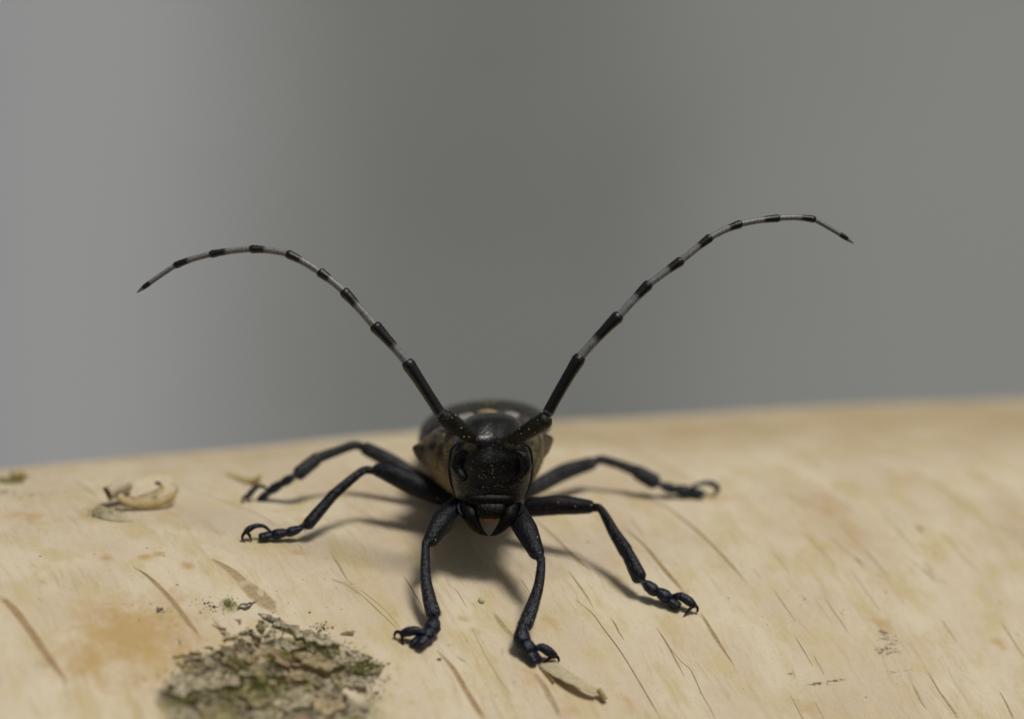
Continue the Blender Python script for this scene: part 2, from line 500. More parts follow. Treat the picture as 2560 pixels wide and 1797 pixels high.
for x, colr in stops[1:-1]:
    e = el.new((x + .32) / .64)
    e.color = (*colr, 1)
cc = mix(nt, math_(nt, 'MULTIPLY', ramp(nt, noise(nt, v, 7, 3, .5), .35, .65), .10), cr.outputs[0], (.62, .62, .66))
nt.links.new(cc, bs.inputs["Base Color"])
bs.inputs["Roughness"].default_value = .85
wy = 1270.0
bv = [(x, y, z) for x in (-900, 900) for y in (wy, wy + 40) for z in (-500, 520)]
bf = [(0, 1, 3, 2), (4, 6, 7, 5), (0, 4, 5, 1), (2, 3, 7, 6), (0, 2, 6, 4), (1, 5, 7, 3)]
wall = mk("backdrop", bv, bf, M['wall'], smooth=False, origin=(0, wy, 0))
wall.rotation_euler.x = math.radians(-12)              # tilted back so its face catches more sun
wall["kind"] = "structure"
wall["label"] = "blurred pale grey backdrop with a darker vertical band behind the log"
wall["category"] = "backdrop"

# ------------------------------------------------------------------ the log
log = empty("birch_log", LOG(np.array(0.), np.array(math.pi * R)), "pale cream birch log with curled bark peels and a mossy cracked scar", "log")
amin, amax = hit(0, 1600)[1] - 6, hit(2560, 1500)[1] + 14
amin = min(amin, hit(0, 1200)[1] - 6); amax = max(amax, hit(2560, 1050)[1] + 10)
cmax = max(hit(0, 1797)[2], hit(2560, 1797)[2], hit(1280, 1797)[2]) + 5
cmin = -R * .55
LA = 215.0
ag = np.concatenate([np.linspace(-LA, amin, 24, endpoint=False), np.arange(amin, amax, .20), np.linspace(amax, LA, 24)])
cg = np.concatenate([np.arange(cmin, 0, .45), np.arange(0, cmax, .17), np.linspace(cmax, cmin + 2 * math.pi * R, 90, endpoint=False)])
AA, CC = np.meshgrid(ag, cg, indexing='ij')
HH = hfun(AA, CC)
vis = (CC <= cmax)
HH = np.where(vis, HH, 0.5 * (fbm(AA / 22, CC / 30, 3, 2) - 0.5))
# blend across the back seam of the closed surface
seamw = sstep(cmin + 12, cmin, CC) + sstep(cmin + 2 * math.pi * R - 12, cmin + 2 * math.pi * R, CC)
HH = HH * (1 - np.clip(seamw, 0, 1))
na, nc = len(ag), len(cg)
LV = LOG(AA, CC, HH).reshape(-1, 3)
ii, jj = np.meshgrid(np.arange(na - 1), np.arange(nc), indexing='ij')
j2 = (jj + 1) % nc
LF = np.stack([ii * nc + jj, ii * nc + j2, (ii + 1) * nc + j2, (ii + 1) * nc + jj], -1).reshape(-1, 4)
LFl = LF.tolist()
LFl.append(list(range(nc))[::1]); LFl.append([(na - 1) * nc + j for j in reversed(range(nc))])
bark = mk("bark", LV, LFl, M['bark'], log)
uvl = bark.data.uv_layers.new(name="UVMap")
li = np.empty(len(bark.data.loops), dtype=np.int32); bark.data.loops.foreach_get("vertex_index", li)
UVv = np.stack([AA.ravel() / 100, CC.ravel() / 100], -1)
uvl.data.foreach_set("uv", UVv[li].astype(np.float32).ravel())

def blob(lst):
    o = np.zeros_like(AA)
    for px, py, ra, rc, s in lst:
        _, a, c = hit(px, py)
        o = np.maximum(o, s * np.exp(-((AA - a) / ra) ** 2 - ((CC - c) / rc) ** 2))
    return o.ravel()
attr(bark, "stain", blob([
    (330, 1590, 5.5, 6, .85), (260, 1640, 6, 4, .7), (430, 1550, 4, 3, .6), (420, 1500, 3, 2, .5), (350, 1700, 6, 4, .5),
    (267, 1396, .75, .9, .8), (362, 1392, .8, .9, .7), (398, 1384, .8, .8, .6), (470, 1414, .6, 1.0, .7), (105, 1453, .4, .5, .7),
    (60, 1290, 2.5, 2.2, .55), (1446, 1400, .35, .5, 1.2), (2120, 1335, 2, 4, .42), (2060, 1365, 2, 3, .4), (2085, 1280, 2, 4, .5), (2000, 1250, 2.5, 3, .36),
    (2190, 1450, 2, 3, .4), (1930, 1285, 3, 2, .32), (2330, 1370, 1.5, 2, .38), (2250, 1195, 3, 3, .45), (2440, 1190, 2, 3, .5), (1420, 1780, 1.5, 2, .5),
    (1560, 1750, 1, 2, .5), (1185, 1575, .8, .8, .7), (1375, 1555, .9, 1.4, .55), (985, 1535, .8, 1.5, .5), (1160, 1545, .6, .8, .6),
    (1330, 1690, 1.2, 1.5, .6), (2500, 1610, .8, 1.5, .6), (2200, 1560, 1.2, 2, .5), (1790, 1240, 3, 2, .45), (300, 1150, 4, 4, .5), (480, 1120, 5, 5, .5),
    (1000, 1120, 3, 3, .35), (2300, 1030, 12, 9, .35), (1800, 1080, 12, 7, .25), (2020, 1780, 3, 2, .4), (820, 1560, 1.2, .8, .5), (860, 1570, .5, 1.2, .5),
    (740, 1380, .9, .8, .6), (815, 1395, .5, .5, .6), (770, 1300, 2, 1.2, .45), (700, 1275, 1.5, 1, .4)]))
attr(bark, "dirt", blob([
    (2225, 1600, 1.8, 1.8, .72), (2215, 1625, 2.0, .9, .85), (2205, 1580, .7, .7, .9), (2250, 1680, 2.2, .8, .62), (2045, 1708, 1.5, .35, .95), (2090, 1700, 1.6, .22, 1.0),
    (1978, 1685, .5, .5, .8), (2245, 1705, 1.0, .5, .55), (2300, 1322, .5, .5, 1.0), (2298, 1362, .4, .3, .8), (2405, 1495, 1.2, 1.2, .5), (2410, 1510, .6, .5, .7),
    (10, 1228, .9, .8, 1.0), (60, 1238, 2.2, 1.2, .6), (30, 1252, 3.0, .6, .55), (120, 1250, 2.5, .8, .5), (2050, 1360, 2.5, 3.5, .42), (1990, 1375, 2, 3, .40),
    (2170, 1440, 2, 4, .36), (2110, 1465, 2, 4, .36), (405, 1528, .5, .6, .8), (375, 1508, .3, .3, .8), (480, 1520, 2.0, 2.0, .40), (550, 1545, 1.5, 1.5, .55),
    (450, 1590, 1.6, 1.4, .6), (490, 1640, 2.5, 3, .45), (2125, 1240, 2.5, 1.0, .5), (2190, 1232, 1.2, .8, .5), (2500, 1250, 1.0, .7, .55), (1230, 1740, 1.0, .9, .55),
    (1300, 1750, 1.5, 1.5, .36), (900, 1650, 1.2, 2.0, .5), (960, 1740, 1.5, 3, .5), (930, 1790, 3, 3, .45), (820, 1480, 2, 1.5, .3), (2370, 1330, 4, 5, .32),
    (1500, 1760, 1.5, 1.2, .5), (1650, 1690, 1.2, .5, .5), (1670, 1610, .5, .5, .7), (1530, 1520, .4, .6, .6), (690, 1260, .5, .4, .6), (585, 1235, .6, .3, .7)]))
attr(bark, "green", blob([
    (575, 1515, .9, 1.2, .75), (250, 1285, 1.3, .9, .85), (10, 1200, 1.6, .8, .95), (115, 1187, .6, .6, .7), (90, 1196, 1.2, .4, .5), (880, 1470, .9, 2.2, .5),
    (350, 1440, 1.8, .8, .4), (270, 1470, 3, 1, .3), (100, 1660, 1.0, 1.5, .45), (930, 1780, 1.5, 2, .6), (520, 1430, 1, .6, .35), (1440, 1545, 2.5, 4, .28), (1580, 1600, 2, 5, .25),
    (1000, 1620, 1.5, 2, .3), (2270, 1310, 5, 4, .2), (1700, 1260, 3, 2, .2)]))
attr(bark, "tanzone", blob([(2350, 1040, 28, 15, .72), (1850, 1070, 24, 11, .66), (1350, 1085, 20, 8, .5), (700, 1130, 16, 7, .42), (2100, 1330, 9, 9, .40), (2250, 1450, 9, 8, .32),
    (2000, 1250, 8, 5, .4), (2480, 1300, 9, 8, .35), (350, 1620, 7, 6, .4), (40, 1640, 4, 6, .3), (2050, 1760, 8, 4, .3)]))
attr(bark, "scar", scar_mask(AA, CC).ravel())

def along(pts, w, name, mat, lift=.02, dome=.05, n=6):
    """a thin lens-shaped strip that follows the bark; pts in pixels, w half widths in mm"""
    ac = np.array([hit(*p)[1:] for p in pts])
    cpath = crom(ac, n)
    ww = lin(w, n)
    ww = ww * (0.85 + .3 * vnoise(np.arange(len(ww)) * .9, ac[0, 0] + np.zeros(len(ww)), 2))
    T = np.gradient(cpath, axis=0); T /= np.linalg.norm(T, axis=1)[:, None]
    Nn = np.stack([-T[:, 1], T[:, 0]], -1)
    V, F = [], []
    prof = [(-1, -.25), (-.92, .15), (-.5, .8), (0, 1), (.5, .8), (.92, .15), (1, -.25)]
    for i in range(len(cpath)):
        for s, hgt in prof:
            q = cpath[i] + Nn[i] * s * max(ww[i], .01)
            h = float(hfun(np.array(q[0]), np.array(q[1])))
            V.append(LOG(np.array(q[0]), np.array(q[1]), h + lift + hgt * dome))
    k = len(prof)
    for i in range(len(cpath) - 1):
        for j in range(k - 1):
            F.append((i * k + j, i * k + j + 1, (i + 1) * k + j + 1, (i + 1) * k + j))
    ob = mk(name, V, F, mat, log)
    tt = np.linspace(0, 1, len(cpath))
    endf = np.clip(np.minimum(tt, 1 - tt) * 7, 0, 1)
    sidef = np.array([0, .25, .9, 1, .9, .25, 0])
    attr(ob, "core", (np.maximum(endf, .15)[:, None] * sidef[None, :]).ravel())
    return ob

P = 1 / 31.6
LB, LG, LD, CK, SM = M['lent_brown'], M['lent_grey'], M['lent_dark'], M['crack'], M['seam']
for pts, w, mt in [
    ([(0, 1490), (40, 1528), (90, 1597), (130, 1655), (172, 1708)], [9, 11, 11, 10, 2], LB),
    ([(333, 1416), (365, 1436), (400, 1468), (440, 1513), (475, 1560), (507, 1597)], [1, 5, 7, 8, 8, 1], LB),
    ([(530, 1397), (574, 1424), (612, 1458)], [5, 12, 18], LG),
    ([(612, 1458), (640, 1483), (665, 1505), (688, 1530)], [18, 27, 27, 6], LG),
    ([(535, 1550), (560, 1580), (585, 1600)], [2, 8, 8], LG),
    ([(1093, 1625), (1130, 1666), (1159, 1714), (1190, 1765), (1212, 1797)], [2, 7, 8, 9, 8], LB),
    ([(1236, 1533), (1254, 1559), (1285, 1592)], [5, 8, 5], LG),
    ([(1331, 1677), (1360, 1714), (1383, 1755), (1400, 1790)], [6, 8, 8, 6], LG),
    ([(1554, 1317), (1605, 1357), (1660, 1422), (1717, 1487)], [1, 5, 7, 6], LB),
    ([(1753, 1532), (1784, 1585), (1810, 1625), (1835, 1662)], [3, 6, 4, 1], LB),
    ([(1622, 1240), (1688, 1283), (1751, 1334), (1817, 1400), (1866, 1456)], [1.5, 4, 5, 5, 1], LB),
    ([(1337, 1297), (1388, 1343), (1445, 1400), (1476, 1424)], [2, 4, 4, 1], LG),
    ([(1441, 1500), (1480, 1532), (1512, 1575), (1550, 1626), (1590, 1690), (1625, 1750), (1653, 1797)], [.6, 1, 1.3, 1.5, 1.5, 1.6, 1.5], CK),
    ([(1660, 1600), (1700, 1650), (1727, 1675), (1755, 1735), (1790, 1797)], [.4, .7, .9, 1, .9], CK),
    ([(2321, 1679), (2345, 1722), (2370, 1757), (2394, 1792)], [1.5, 3, 4, 5], LG),
    ([(2500, 1729), (2518, 1762), (2533, 1795)], [1, 3, 3], LG),
    ([(2065, 1334), (2102, 1365), (2133, 1389)], [.5, .9, .9], LB),
    ([(2133, 1389), (2147, 1402), (2161, 1418)], [.8, 3, .6], LD),
    ([(2157, 1374), (2190, 1408), (2225, 1442)], [.5, .9, .4], LB),
    ([(2256, 1383), (2295, 1415), (2330, 1442), (2370, 1458)], [.5, 1.0, .9, .4], LB),
    ([(2276, 1172), (2354, 1218), (2423, 1269)], [2, 2, 1], LG),
    ([(1592, 1125), (1665, 1162), (1740, 1204)], [1.5, 2, 1.5], LG),
    ([(2516, 1315), (2545, 1345), (2575, 1380)], [1, 2.2, 2.2], LG),
    ([(395, 1190), (474, 1221), (560, 1253), (646, 1286), (692, 1315)], [.6, 1.2, 1.2, 1.2, .5], SM),
    ([(187, 1203), (215, 1220), (243, 1240)], [.8, 1.5, .8], CK),
    ([(860, 1253), (920, 1288), (978, 1326)], [.6, 1.1, .5], SM),
    ([(830, 1447), (870, 1463), (905, 1487)], [3, 5, 1], SM),
    ([(900, 1473), (957, 1519), (1000, 1567)], [.8, 1.3, .8], SM),
    ([(905, 1487), (950, 1530), (992, 1570)], [.6, .9, .5], CK),
    ([(1180, 1570), (1215, 1640), (1245, 1690), (1275, 1735)], [.6, 1.2, 1.2, .6], SM),
    ([(1140, 1640), (1165, 1655)], [.5, .9], CK),
    ([(2010, 1335), (2050, 1370), (2090, 1412)], [.4, .9, .4], LB),
    ([(2035, 1640), (2060, 1685)], [.4, .8], LB),
    ([(1880, 1420), (1905, 1448)], [.5, .6], LG),
    ([(2420, 1400), (2455, 1436)], [.5, .9], LB),
]:
    along(pts, [q * P for q in w], "lenticel", mt, dome=.015 + .012 * max(w) * P * 3)
def proj(p):
    v = p - CAM; d = v @ FWD
    return W / 2 + v @ RIGHT / d * K, H / 2 - v @ UP / d * K
rl = random.Random(12)
for _ in range(34):                                     # more thin slits running round the log
    x0, y0 = rl.choice([(rl.uniform(1450, 2520), rl.uniform(1150, 1780)), (rl.uniform(30, 1500), rl.uniform(1380, 1780)), (rl.uniform(1850, 2520), rl.uniform(1250, 1600))])
    if 330 < x0 < 1000 and y0 > 1450:
        continue
    _, a_, c_ = hit(x0, y0)
    ln = rl.uniform(1.5, 6)
    pts = [proj(LOG(np.array(a_ + rl.gauss(0, .03)), np.array(c_ + ln * t), 0)) for t in (0, .33, .66, 1)]
    wd = rl.choice([.7, .9, 1.2, 1.8, 2.6])
    along(pts, [.3 * P, wd * P, wd * .9 * P, .3 * P], "lenticel", rl.choice([LB, LB, LG, LG]), dome=.02)

# ---- scar: cracked plates, moss, black lichen dots
def Z(x, y):                                            # coordinates read from an enlarged crop
    return 380 + x / 3.703, 1450 + y / 3.703
def plate(outline, mat, lift, thick, tilt=0.0, name="bark_plate", seed=0):
    lift *= .55
    ac = np.array([hit(*Z(*q))[1:] for q in outline])
    n = len(ac)
    E = np.vstack([ac, ac[:1]])
    pts = []
    for i in range(n):
        m_ = max(2, int(np.linalg.norm(E[i + 1] - E[i]) / .28))
        for k in range(m_):
            pts.append(E[i] + (E[i + 1] - E[i]) * k / m_)
    pts = np.array(pts)
    cen = pts.mean(axis=0)
    pts = pts + (np.stack([vnoise(pts[:, 0] * 2.2, pts[:, 1] * 2.2, seed), vnoise(pts[:, 0] * 2.2, pts[:, 1] * 2.2, seed + 5)], -1) - .5) * .8 + (np.stack([vnoise(pts[:, 0] * 7, pts[:, 1] * 7, seed + 3), vnoise(pts[:, 0] * 7, pts[:, 1] * 7, seed + 9)], -1) - .5) * .3
    th2 = thick * .3
    rings = [(1.0, -th2 - .45, 0), (1.02, -th2 * .4, .02), (1.0, 0, .10), (.95, .02, .2), (.84, .03, .3), (.68, .02, .34), (.5, .0, .36), (.3, .02, .36), (.12, .02, .36), (.02, .02, .36)]
    V, F, m_ = [], [], len(pts)
    span = np.abs(pts[:, 1] - cen[1]).max() + 1e-6
    hc = float(hfun(np.array(cen[0]), np.array(cen[1])))
    for s, dz, nz in rings:
        p = cen + (pts - cen) * s
        h = hc * .5 + hfun(p[:, 0], p[:, 1]) * .35 + lift + dz + tilt * (p[:, 1] - cen[1]) / span
        h = h + nz * (1.6 * (fbm(p[:, 0] * 1.3 + p[:, 1] * .5, p[:, 1] * 2.6, seed + 60, 4) - .5) + 1.1 * (fbm(p[:, 0] * 5 + p[:, 1] * 2, p[:, 1] * 4, seed + 90, 3) - .5) - 1.2 * np.abs(fbm(p[:, 0] * 1.8 + p[:, 1], p[:, 1] * .9 - p[:, 0] * .8, seed + 33, 3) - .5))
        V += list(LOG(p[:, 0], p[:, 1], h))
    for r in range(len(rings) - 1):
        for j in range(m_):
            k = (j + 1) % m_
            F.append((r * m_ + j, (r + 1) * m_ + j, (r + 1) * m_ + k, r * m_ + k))
    F.append(tuple((len(rings) - 1) * m_ + j for j in range(m_)))
    o = mk(name, V, F, mat, log, smooth=False)
    return o
PT, PG, PP, PO = M['plate_tan'], M['plate_grey'], M['plate_pink'], M['plate_olive']
plates = [
    ([(1010, 345), (1090, 345), (1300, 445), (1480, 520), (1640, 570), (1730, 650), (1560, 620), (1400, 590), (1300, 520), (1180, 440), (1060, 400)], PG, .75, .5, .25),
    ([(960, 380), (1020, 370), (1050, 440), (1010, 520), (960, 470)], PO, .55, .5, .1),
    ([(1220, 580), (1400, 600), (1520, 690), (1420, 665), (1300, 690), (1225, 630)], PG, .50, .4, .15),
    ([(1310, 690), (1420, 670), (1560, 740), (1710, 800), (1700, 850), (1640, 900), (1540, 880), (1430, 830), (1330, 775)], PT, .70, .55, .35),
    ([(1640, 900), (1800, 890), (1950, 950), (2010, 1015), (1850, 1015), (1730, 975)], PG, .35, .4, .15),
    ([(1680, 660), (1850, 660), (2020, 740), (1900, 770), (1760, 800), (1700, 750)], PG, .40, .4, .2),
    ([(1770, 850), (1880, 810), (2050, 770), (2140, 785), (2080, 840), (1900, 885), (1800, 885)], PO, .25, .3, .1),
    ([(1120, 640), (1220, 650), (1320, 740), (1300, 790), (1210, 840), (1140, 770)], PP, .60, .5, .25),
    ([(810, 680), (900, 700), (915, 785), (880, 805), (810, 785)], PT, .50, .4, .2),
    ([(820, 820), (900, 810), (935, 930), (850, 945)], PG, .50, .4, .2),
    ([(1230, 820), (1380, 800), (1440, 890), (1340, 970), (1240, 935)], PT, .55, .5, .25),
    ([(910, 820), (1100, 800), (1190, 935), (1000, 965)], PO, .42, .4, .15),
    ([(760, 560), (860, 580), (875, 645), (795, 665)], PT, .45, .35, .1),
    ([(880, 490), (925, 500), (975, 570), (945, 570)], PG, .55, .3, .2),
    ([(930, 640), (1060, 610), (1100, 740), (1010, 770), (940, 730)], PT, .35, .4, .1),
    ([(250, 830), (450, 760), (640, 740), (760, 800), (790, 900), (830, 970), (780, 1015), (600, 1030), (450, 1040), (350, 1100), (200, 1100), (140, 960)], PG, .12, .5, .30),
    ([(230, 1130), (380, 1160), (420, 1285), (200, 1330), (150, 1200)], PG, .12, .5, .1),
    ([(450, 1110), (700, 1080), (860, 1150), (760, 1290), (520, 1320), (440, 1220)], PO, .15, .5, .1),
    ([(860, 1000), (1080, 1010), (1130, 1150), (950, 1200), (850, 1120)], PO, .40, .5, .1),
    ([(1120, 1000), (1330, 1000), (1500, 1060), (1480, 1200), (1250, 1240), (1130, 1150)], PG, .55, .5, .2),
    ([(1480, 1080), (1680, 1060), (1780, 1180), (1620, 1270), (1500, 1220)], PT, .35, .4, .1),
    ([(900, 1230), (1150, 1220), (1250, 1330), (950, 1380)], PG, .4, .5, .1),
    ([(1260, 1260), (1500, 1240), (1600, 1340), (1300, 1400)], PP, .3, .5, .1),
]
for i, (o_, mt, lf, th, tl) in enumerate(plates):
    plate(o_, mt, lf, th, tl, seed=i * 7)
for i in range(170):                                    # ragged little flakes between the plates
    zx, zy = random.choice([(random.gauss(820, 110), random.gauss(640, 110)), (random.gauss(1150, 260), random.gauss(880, 150)), (random.uniform(250, 800), random.gauss(760, 70)),
                            (random.uniform(1200, 2050), random.gauss(760, 120)), (random.uniform(150, 1700), random.uniform(1050, 1280))])
    ln, wd, an = random.uniform(18, 75), random.uniform(8, 22), random.gauss(.5, .5)
    ol = [(zx + ln * u * math.cos(an) - wd * w * math.sin(an), zy + ln * u * math.sin(an) + wd * w * math.cos(an)) for u, w in ((-1, 0), (-.4, -1), (.5, -.8), (1, .1), (.4, .9), (-.5, .8))]
    plate(ol, random.choice([PT, PG, PO, PP, PT, PG]), random.uniform(.08, .4), random.uniform(.1, .25), random.gauss(.1, .15), "bark_flake", 400 + i * 3)
plate([(785, 240), (830, 205), (900, 190), (940, 215), (915, 265), (850, 280), (800, 270)], M['knot'], .22, .2, .1, "bark_knot", 301)
plate([(60, 260), (100, 250), (130, 275), (95, 295)], M['knot'], .10, .1, 0, "bark_knot", 303)

def scatter_blades(zones, count, ln, mat, name):
    V, F = [], []
    zones = [(*hit(q[0], q[1])[1:], q[2], q[3]) for q in zones]
    for _ in range(count):
        a, c, ra, rc = random.choice(zones)
        a += random.gauss(0, ra * .55); c += random.gauss(0, rc * .55)
        h = float(hfun(np.array(a), np.array(c)))
        b = LOG(np.array(a), np.array(c), h + .05 + random.random() * .35)
        nrm = LOG(np.array(a), np.array(c), 1) - LOG(np.array(a), np.array(c), 0)
        d = nrm * random.uniform(.2, 1) + np.array([random.gauss(0, .6) for _ in range(3)])
        d /= np.linalg.norm(d)
        s = np.cross(d, [random.gauss(0, 1) for _ in range(3)]); s /= np.linalg.norm(s)
        l = ln * random.uniform(.5, 1.3); k = len(V)
        V += [b - s * l * .18, b + s * l * .18, b + d * l * .6 + s * l * .14, b + d * l]
        F.append((k, k + 1, k + 2, k + 3))
    o = mk(name, V, F, mat, log, smooth=False)
    o["kind"] = "stuff"
    return o
zz = lambda x, y, ra, rc: (*Z(x, y), ra, rc)
scatter_blades([zz(1120, 500, .9, .8), zz(1250, 730, .7, .7), zz(1850, 840, 1.6, .5), zz(2020, 800, 1.2, .4), zz(1450, 640, 1.2, .5), zz(600, 1070, 3.2, .7), zz(900, 1010, 1.8, .8),
                zz(350, 1130, 1.5, .6), zz(780, 860, .5, 1.2), zz(1090, 740, .3, .9), zz(760, 1150, 2.5, 1.5), zz(1100, 1050, 1.5, 1.0), zz(1640, 690, 1.0, .4), zz(1000, 960, 1.5, .6)],
               1700, .30, M['moss'], "moss")
scatter_blades([(252, 1282, 1.0, .8), (265, 1290, 1.2, .5), (12, 1203, 1.3, .5), (572, 1512, .5, .7), (50, 1202, .8, .3)], 700, .2, M['moss'], "moss")

def scatter_dots(zones, count, name, mat, rmin, rmax, liftup=.3):
    V, F = [], []
    zones = [(*hit(q[0], q[1])[1:], *q[2:]) for q in zones]
    for _ in range(count):
        a, c, ra, rc, lf = random.choice(zones)
        a += random.gauss(0, ra * .5); c += random.gauss(0, rc * .5)
        h = float(hfun(np.array(a), np.array(c)))
        ctr = LOG(np.array(a), np.array(c), h + lf)
        nrm = LOG(np.array(a), np.array(c), 1) - LOG(np.array(a), np.array(c), 0)
        r = random.uniform(rmin, rmax) * (2 if random.random() < .08 else 1)
        t1 = AX * r * random.uniform(.7, 1.6); t2 = np.cross(nrm, AX) * r * random.uniform(.6, 1.2)
        v, f = ellipsoid(ctr, (t1, t2, nrm * r * .8), 6, 4)
        k = len(V); V += list(v); F += [tuple(i + k for i in q) for q in f]
    o = mk(name, V, F, mat, log)
    o["kind"] = "stuff"
    return o
def zd(x, y, ra, rc, l):
    return (*Z(x, y), ra, rc, l)
scatter_dots([zd(1800, 710, 2.0, .8, .5), zd(1950, 930, 2.0, 1.2, .25), zd(2100, 940, 1.0, 1.2, .08), zd(1500, 720, 1.8, .6, .75), zd(1560, 450, 1.0, .8, .06), zd(700, 690, 1.8, .8, .1),
              zd(560, 730, 2.2, .6, .1), zd(880, 650, .8, .8, .5), zd(820, 620, 1.0, 1.4, .35), zd(1750, 620, 1.0, 1.0, .06), zd(640, 850, 2.5, 1.4, .25), zd(300, 900, 2.0, 1.5, .22), zd(480, 820, 3.0, 1.5, .2), zd(250, 1000, 1.5, 1.5, .2),
              zd(430, 750, .6, .5, .1), zd(900, 520, .8, .8, .3), zd(1050, 400, .9, .4, .5), zd(2020, 1060, .8, .8, .05), zd(550, 240, 1.5, 1.2, .02), zd(1100, 880, 1.2, 1.0, .5)],
             640, "lichen_specks", M['speck'], .025, .07)
scatter_dots([(30, 1235, 2.5, 1.0, .04), (110, 1235, 2.5, .8, .02), (2300, 1340, 6, 7, .0), (700, 1500, 6, 4, .0), (1250, 1740, 4, 3, .0), (2050, 1480, 9, 6, .0),
              (1750, 1450, 9, 9, .0), (400, 1540, 3, 3, .0), (2130, 1235, 4, 1.5, .0), (1000, 1740, 4, 4, .0)], 260, "bark_specks", M['speck'], .018, .05)

# ---- peeling curls
def curl_tube(p0, p1, r, turns, mat, lift, name="bark_curl", th=.09, start=-1.4):
    """a rolled sheet: a spiral swept along an axis given by two pixels and their depths"""
    A_, B_ = PX(*p0, lift[0]), PX(*p1, lift[1])
    ax = B_ - A_; L = np.linalg.norm(ax); ax = ax / L
    e1 = np.cross(ax, NU); e1 /= np.linalg.norm(e1); e2 = np.cross(e1, ax)
    V, F = [], []
    ns, nl = 36, 9
    for side in (0, 1):
        for i in range(nl):
            for j in range(ns):
                q = start + turns * 2 * math.pi * j / (ns - 1)
                rr = r * (1 - .22 * j / (ns - 1)) - side * th
                rr *= 1 + .03 * math.sin(i * 1.1 + j * .3)
                e = (.10 * r) * math.sin(j * .5) if i in (0, nl - 1) else 0
                V.append(A_ + ax * (L * i / (nl - 1) + e) + e1 * rr * math.cos(q) + e2 * rr * math.sin(q))
    o = nl * ns
    for i in range(nl - 1):
        for j in range(ns - 1):
            k = i * ns + j
            F.append((k, k + 1, k + ns + 1, k + ns)); F.append((o + k, o + k + ns, o + k + ns + 1, o + k + 1))
    for j in range(ns - 1):
        F.append((j, o + j, o + j + 1, j + 1)); k = (nl - 1) * ns + j; F.append((k, k + 1, o + k + 1, o + k))
    for i in range(nl - 1):
        k = i * ns; F.append((k, k + ns, o + k + ns, o + k)); k = i * ns + ns - 1; F.append((k, o + k, o + k + ns, k + ns))
    ob = mk(name, V, F, mat, log)
    ob.data.materials.append(M['curl_in'])
    for p_ in ob.data.polygons:
        if min(p_.vertices) >= o:
            p_.material_index = 1
    return ob
dq = hit(295, 1268)[0]
curl_tube((268, 1233), (322, 1207), .70, 1.5, M['curl'], (dq - .2, dq + .7), start=2.6, th=.05)
dq2 = hit(42, 1202)[0]
curl_tube((26, 1185), (62, 1186), .46, 1.3, M['curl_yellow'], (dq2 - .2, dq2 + .1), start=2.6)
dq3 = hit(1505, 1752)[0]
curl_tube((1497, 1722), (1513, 1748), .26, 1.4, M['curl_yellow'], (dq3, dq3 - .2), th=.05)

def ribbon(rows, mat, th=.06, name="bark_peel"):
    """rows of world points -> thin sheet with thickness along the log's up direction"""
    G = np.array(rows); n, m_ = G.shape[:2]
    du = np.gradient(G, axis=0); dv = np.gradient(G, axis=1)
    nr = np.cross(du, dv); nr /= np.linalg.norm(nr, axis=2)[..., None] + 1e-9
    V = np.concatenate([(G + nr * th / 2).reshape(-1, 3), (G - nr * th / 2).reshape(-1, 3)])
    o = n * m_; F = []
    for i in range(n - 1):
        for j in range(m_ - 1):
            k = i * m_ + j
            F.append((k, k + m_, k + m_ + 1, k + 1)); F.append((o + k, o + k + 1, o + k + m_ + 1, o + k + m_))
    for i in range(n - 1):
        k = i * m_; F.append((k, o + k, o + k + m_, k + m_)); k += m_ - 1; F.append((k, k + m_, o + k + m_, o + k))
    for j in range(m_ - 1):
        F.append((j, j + 1, o + j + 1, o + j)); k = (n - 1) * m_ + j; F.append((k, o + k, o + k + 1, k + 1))
    return mk(name, V, F, mat, log)
def on(px, py, lift):
    t, a, c = hit(px, py, lift)
    return PX(px, py, t)
def strip(cl, mat, th=.06, name="bark_peel", nw=7, cup=0.0):
    """cl: (upper pixel, lower pixel, lift upper, lift lower)"""
    A_ = crom([on(*q[0], q[2]) for q in cl], 5); B_ = crom([on(*q[1], q[3]) for q in cl], 5)
    rows = []
    for i in range(len(A_)):
        wob = .04 * math.sin(i * 1.7)
        rows.append([A_[i] + (B_[i] - A_[i]) * s + NU * (cup * (4 * s * (s - 1)) + wob) for s in np.linspace(0, 1, nw)])
    return ribbon(rows, mat, th, name)
# strip lifted off by the front claw
strip([((1385, 1648), (1345, 1662), .10, .05), ((1415, 1672), (1372, 1682), .45, .3), ((1440, 1688), (1412, 1703), .75, .6), ((1470, 1708), (1455, 1722), .85, .75), ((1497, 1722), (1490, 1735), .7, .6)], M['peel'], .05)
strip([((1350, 1667), (1347, 1668), .03, .03), ((1370, 1683), (1365, 1690), .25, .02), ((1388, 1703), (1380, 1708), .3, .02)], M['curl_in'], .04)
# big rolled lip next to the tube: a yellow outer band and the cream sheet that curls over behind it
d0 = hit(370, 1276)[0]
def wstrip(top, bot, mat, th, name, parent=None, nw=9, bulge=(0, 0, 0)):
    A_ = crom([PX(*q) for q in top], 6); B_ = crom([PX(*q) for q in bot], 6)
    rows = [[A_[i] + (B_[i] - A_[i]) * t + np.array(bulge) * 4 * t * (1 - t) + NU * .03 * math.sin(i * .9 + t * 4) for t in np.linspace(0, 1, nw)] for i in range(len(A_))]
    return ribbon(rows, mat, th, name)
lip_top = [(302, 1232, d0 + .3), (316, 1243, d0 - .1), (334, 1250, d0 - .2), (370, 1250, d0), (402, 1243, d0 + .3), (428, 1230, d0 + .8), (443, 1212, d0 + 1.6)]
lip_bot = [(290, 1244, d0 - .2), (308, 1261, d0 - .4), (340, 1271, d0 - .2), (375, 1272, d0), (408, 1264, d0 + .3), (434, 1249, d0 + .9), (447, 1222, d0 + 1.6)]
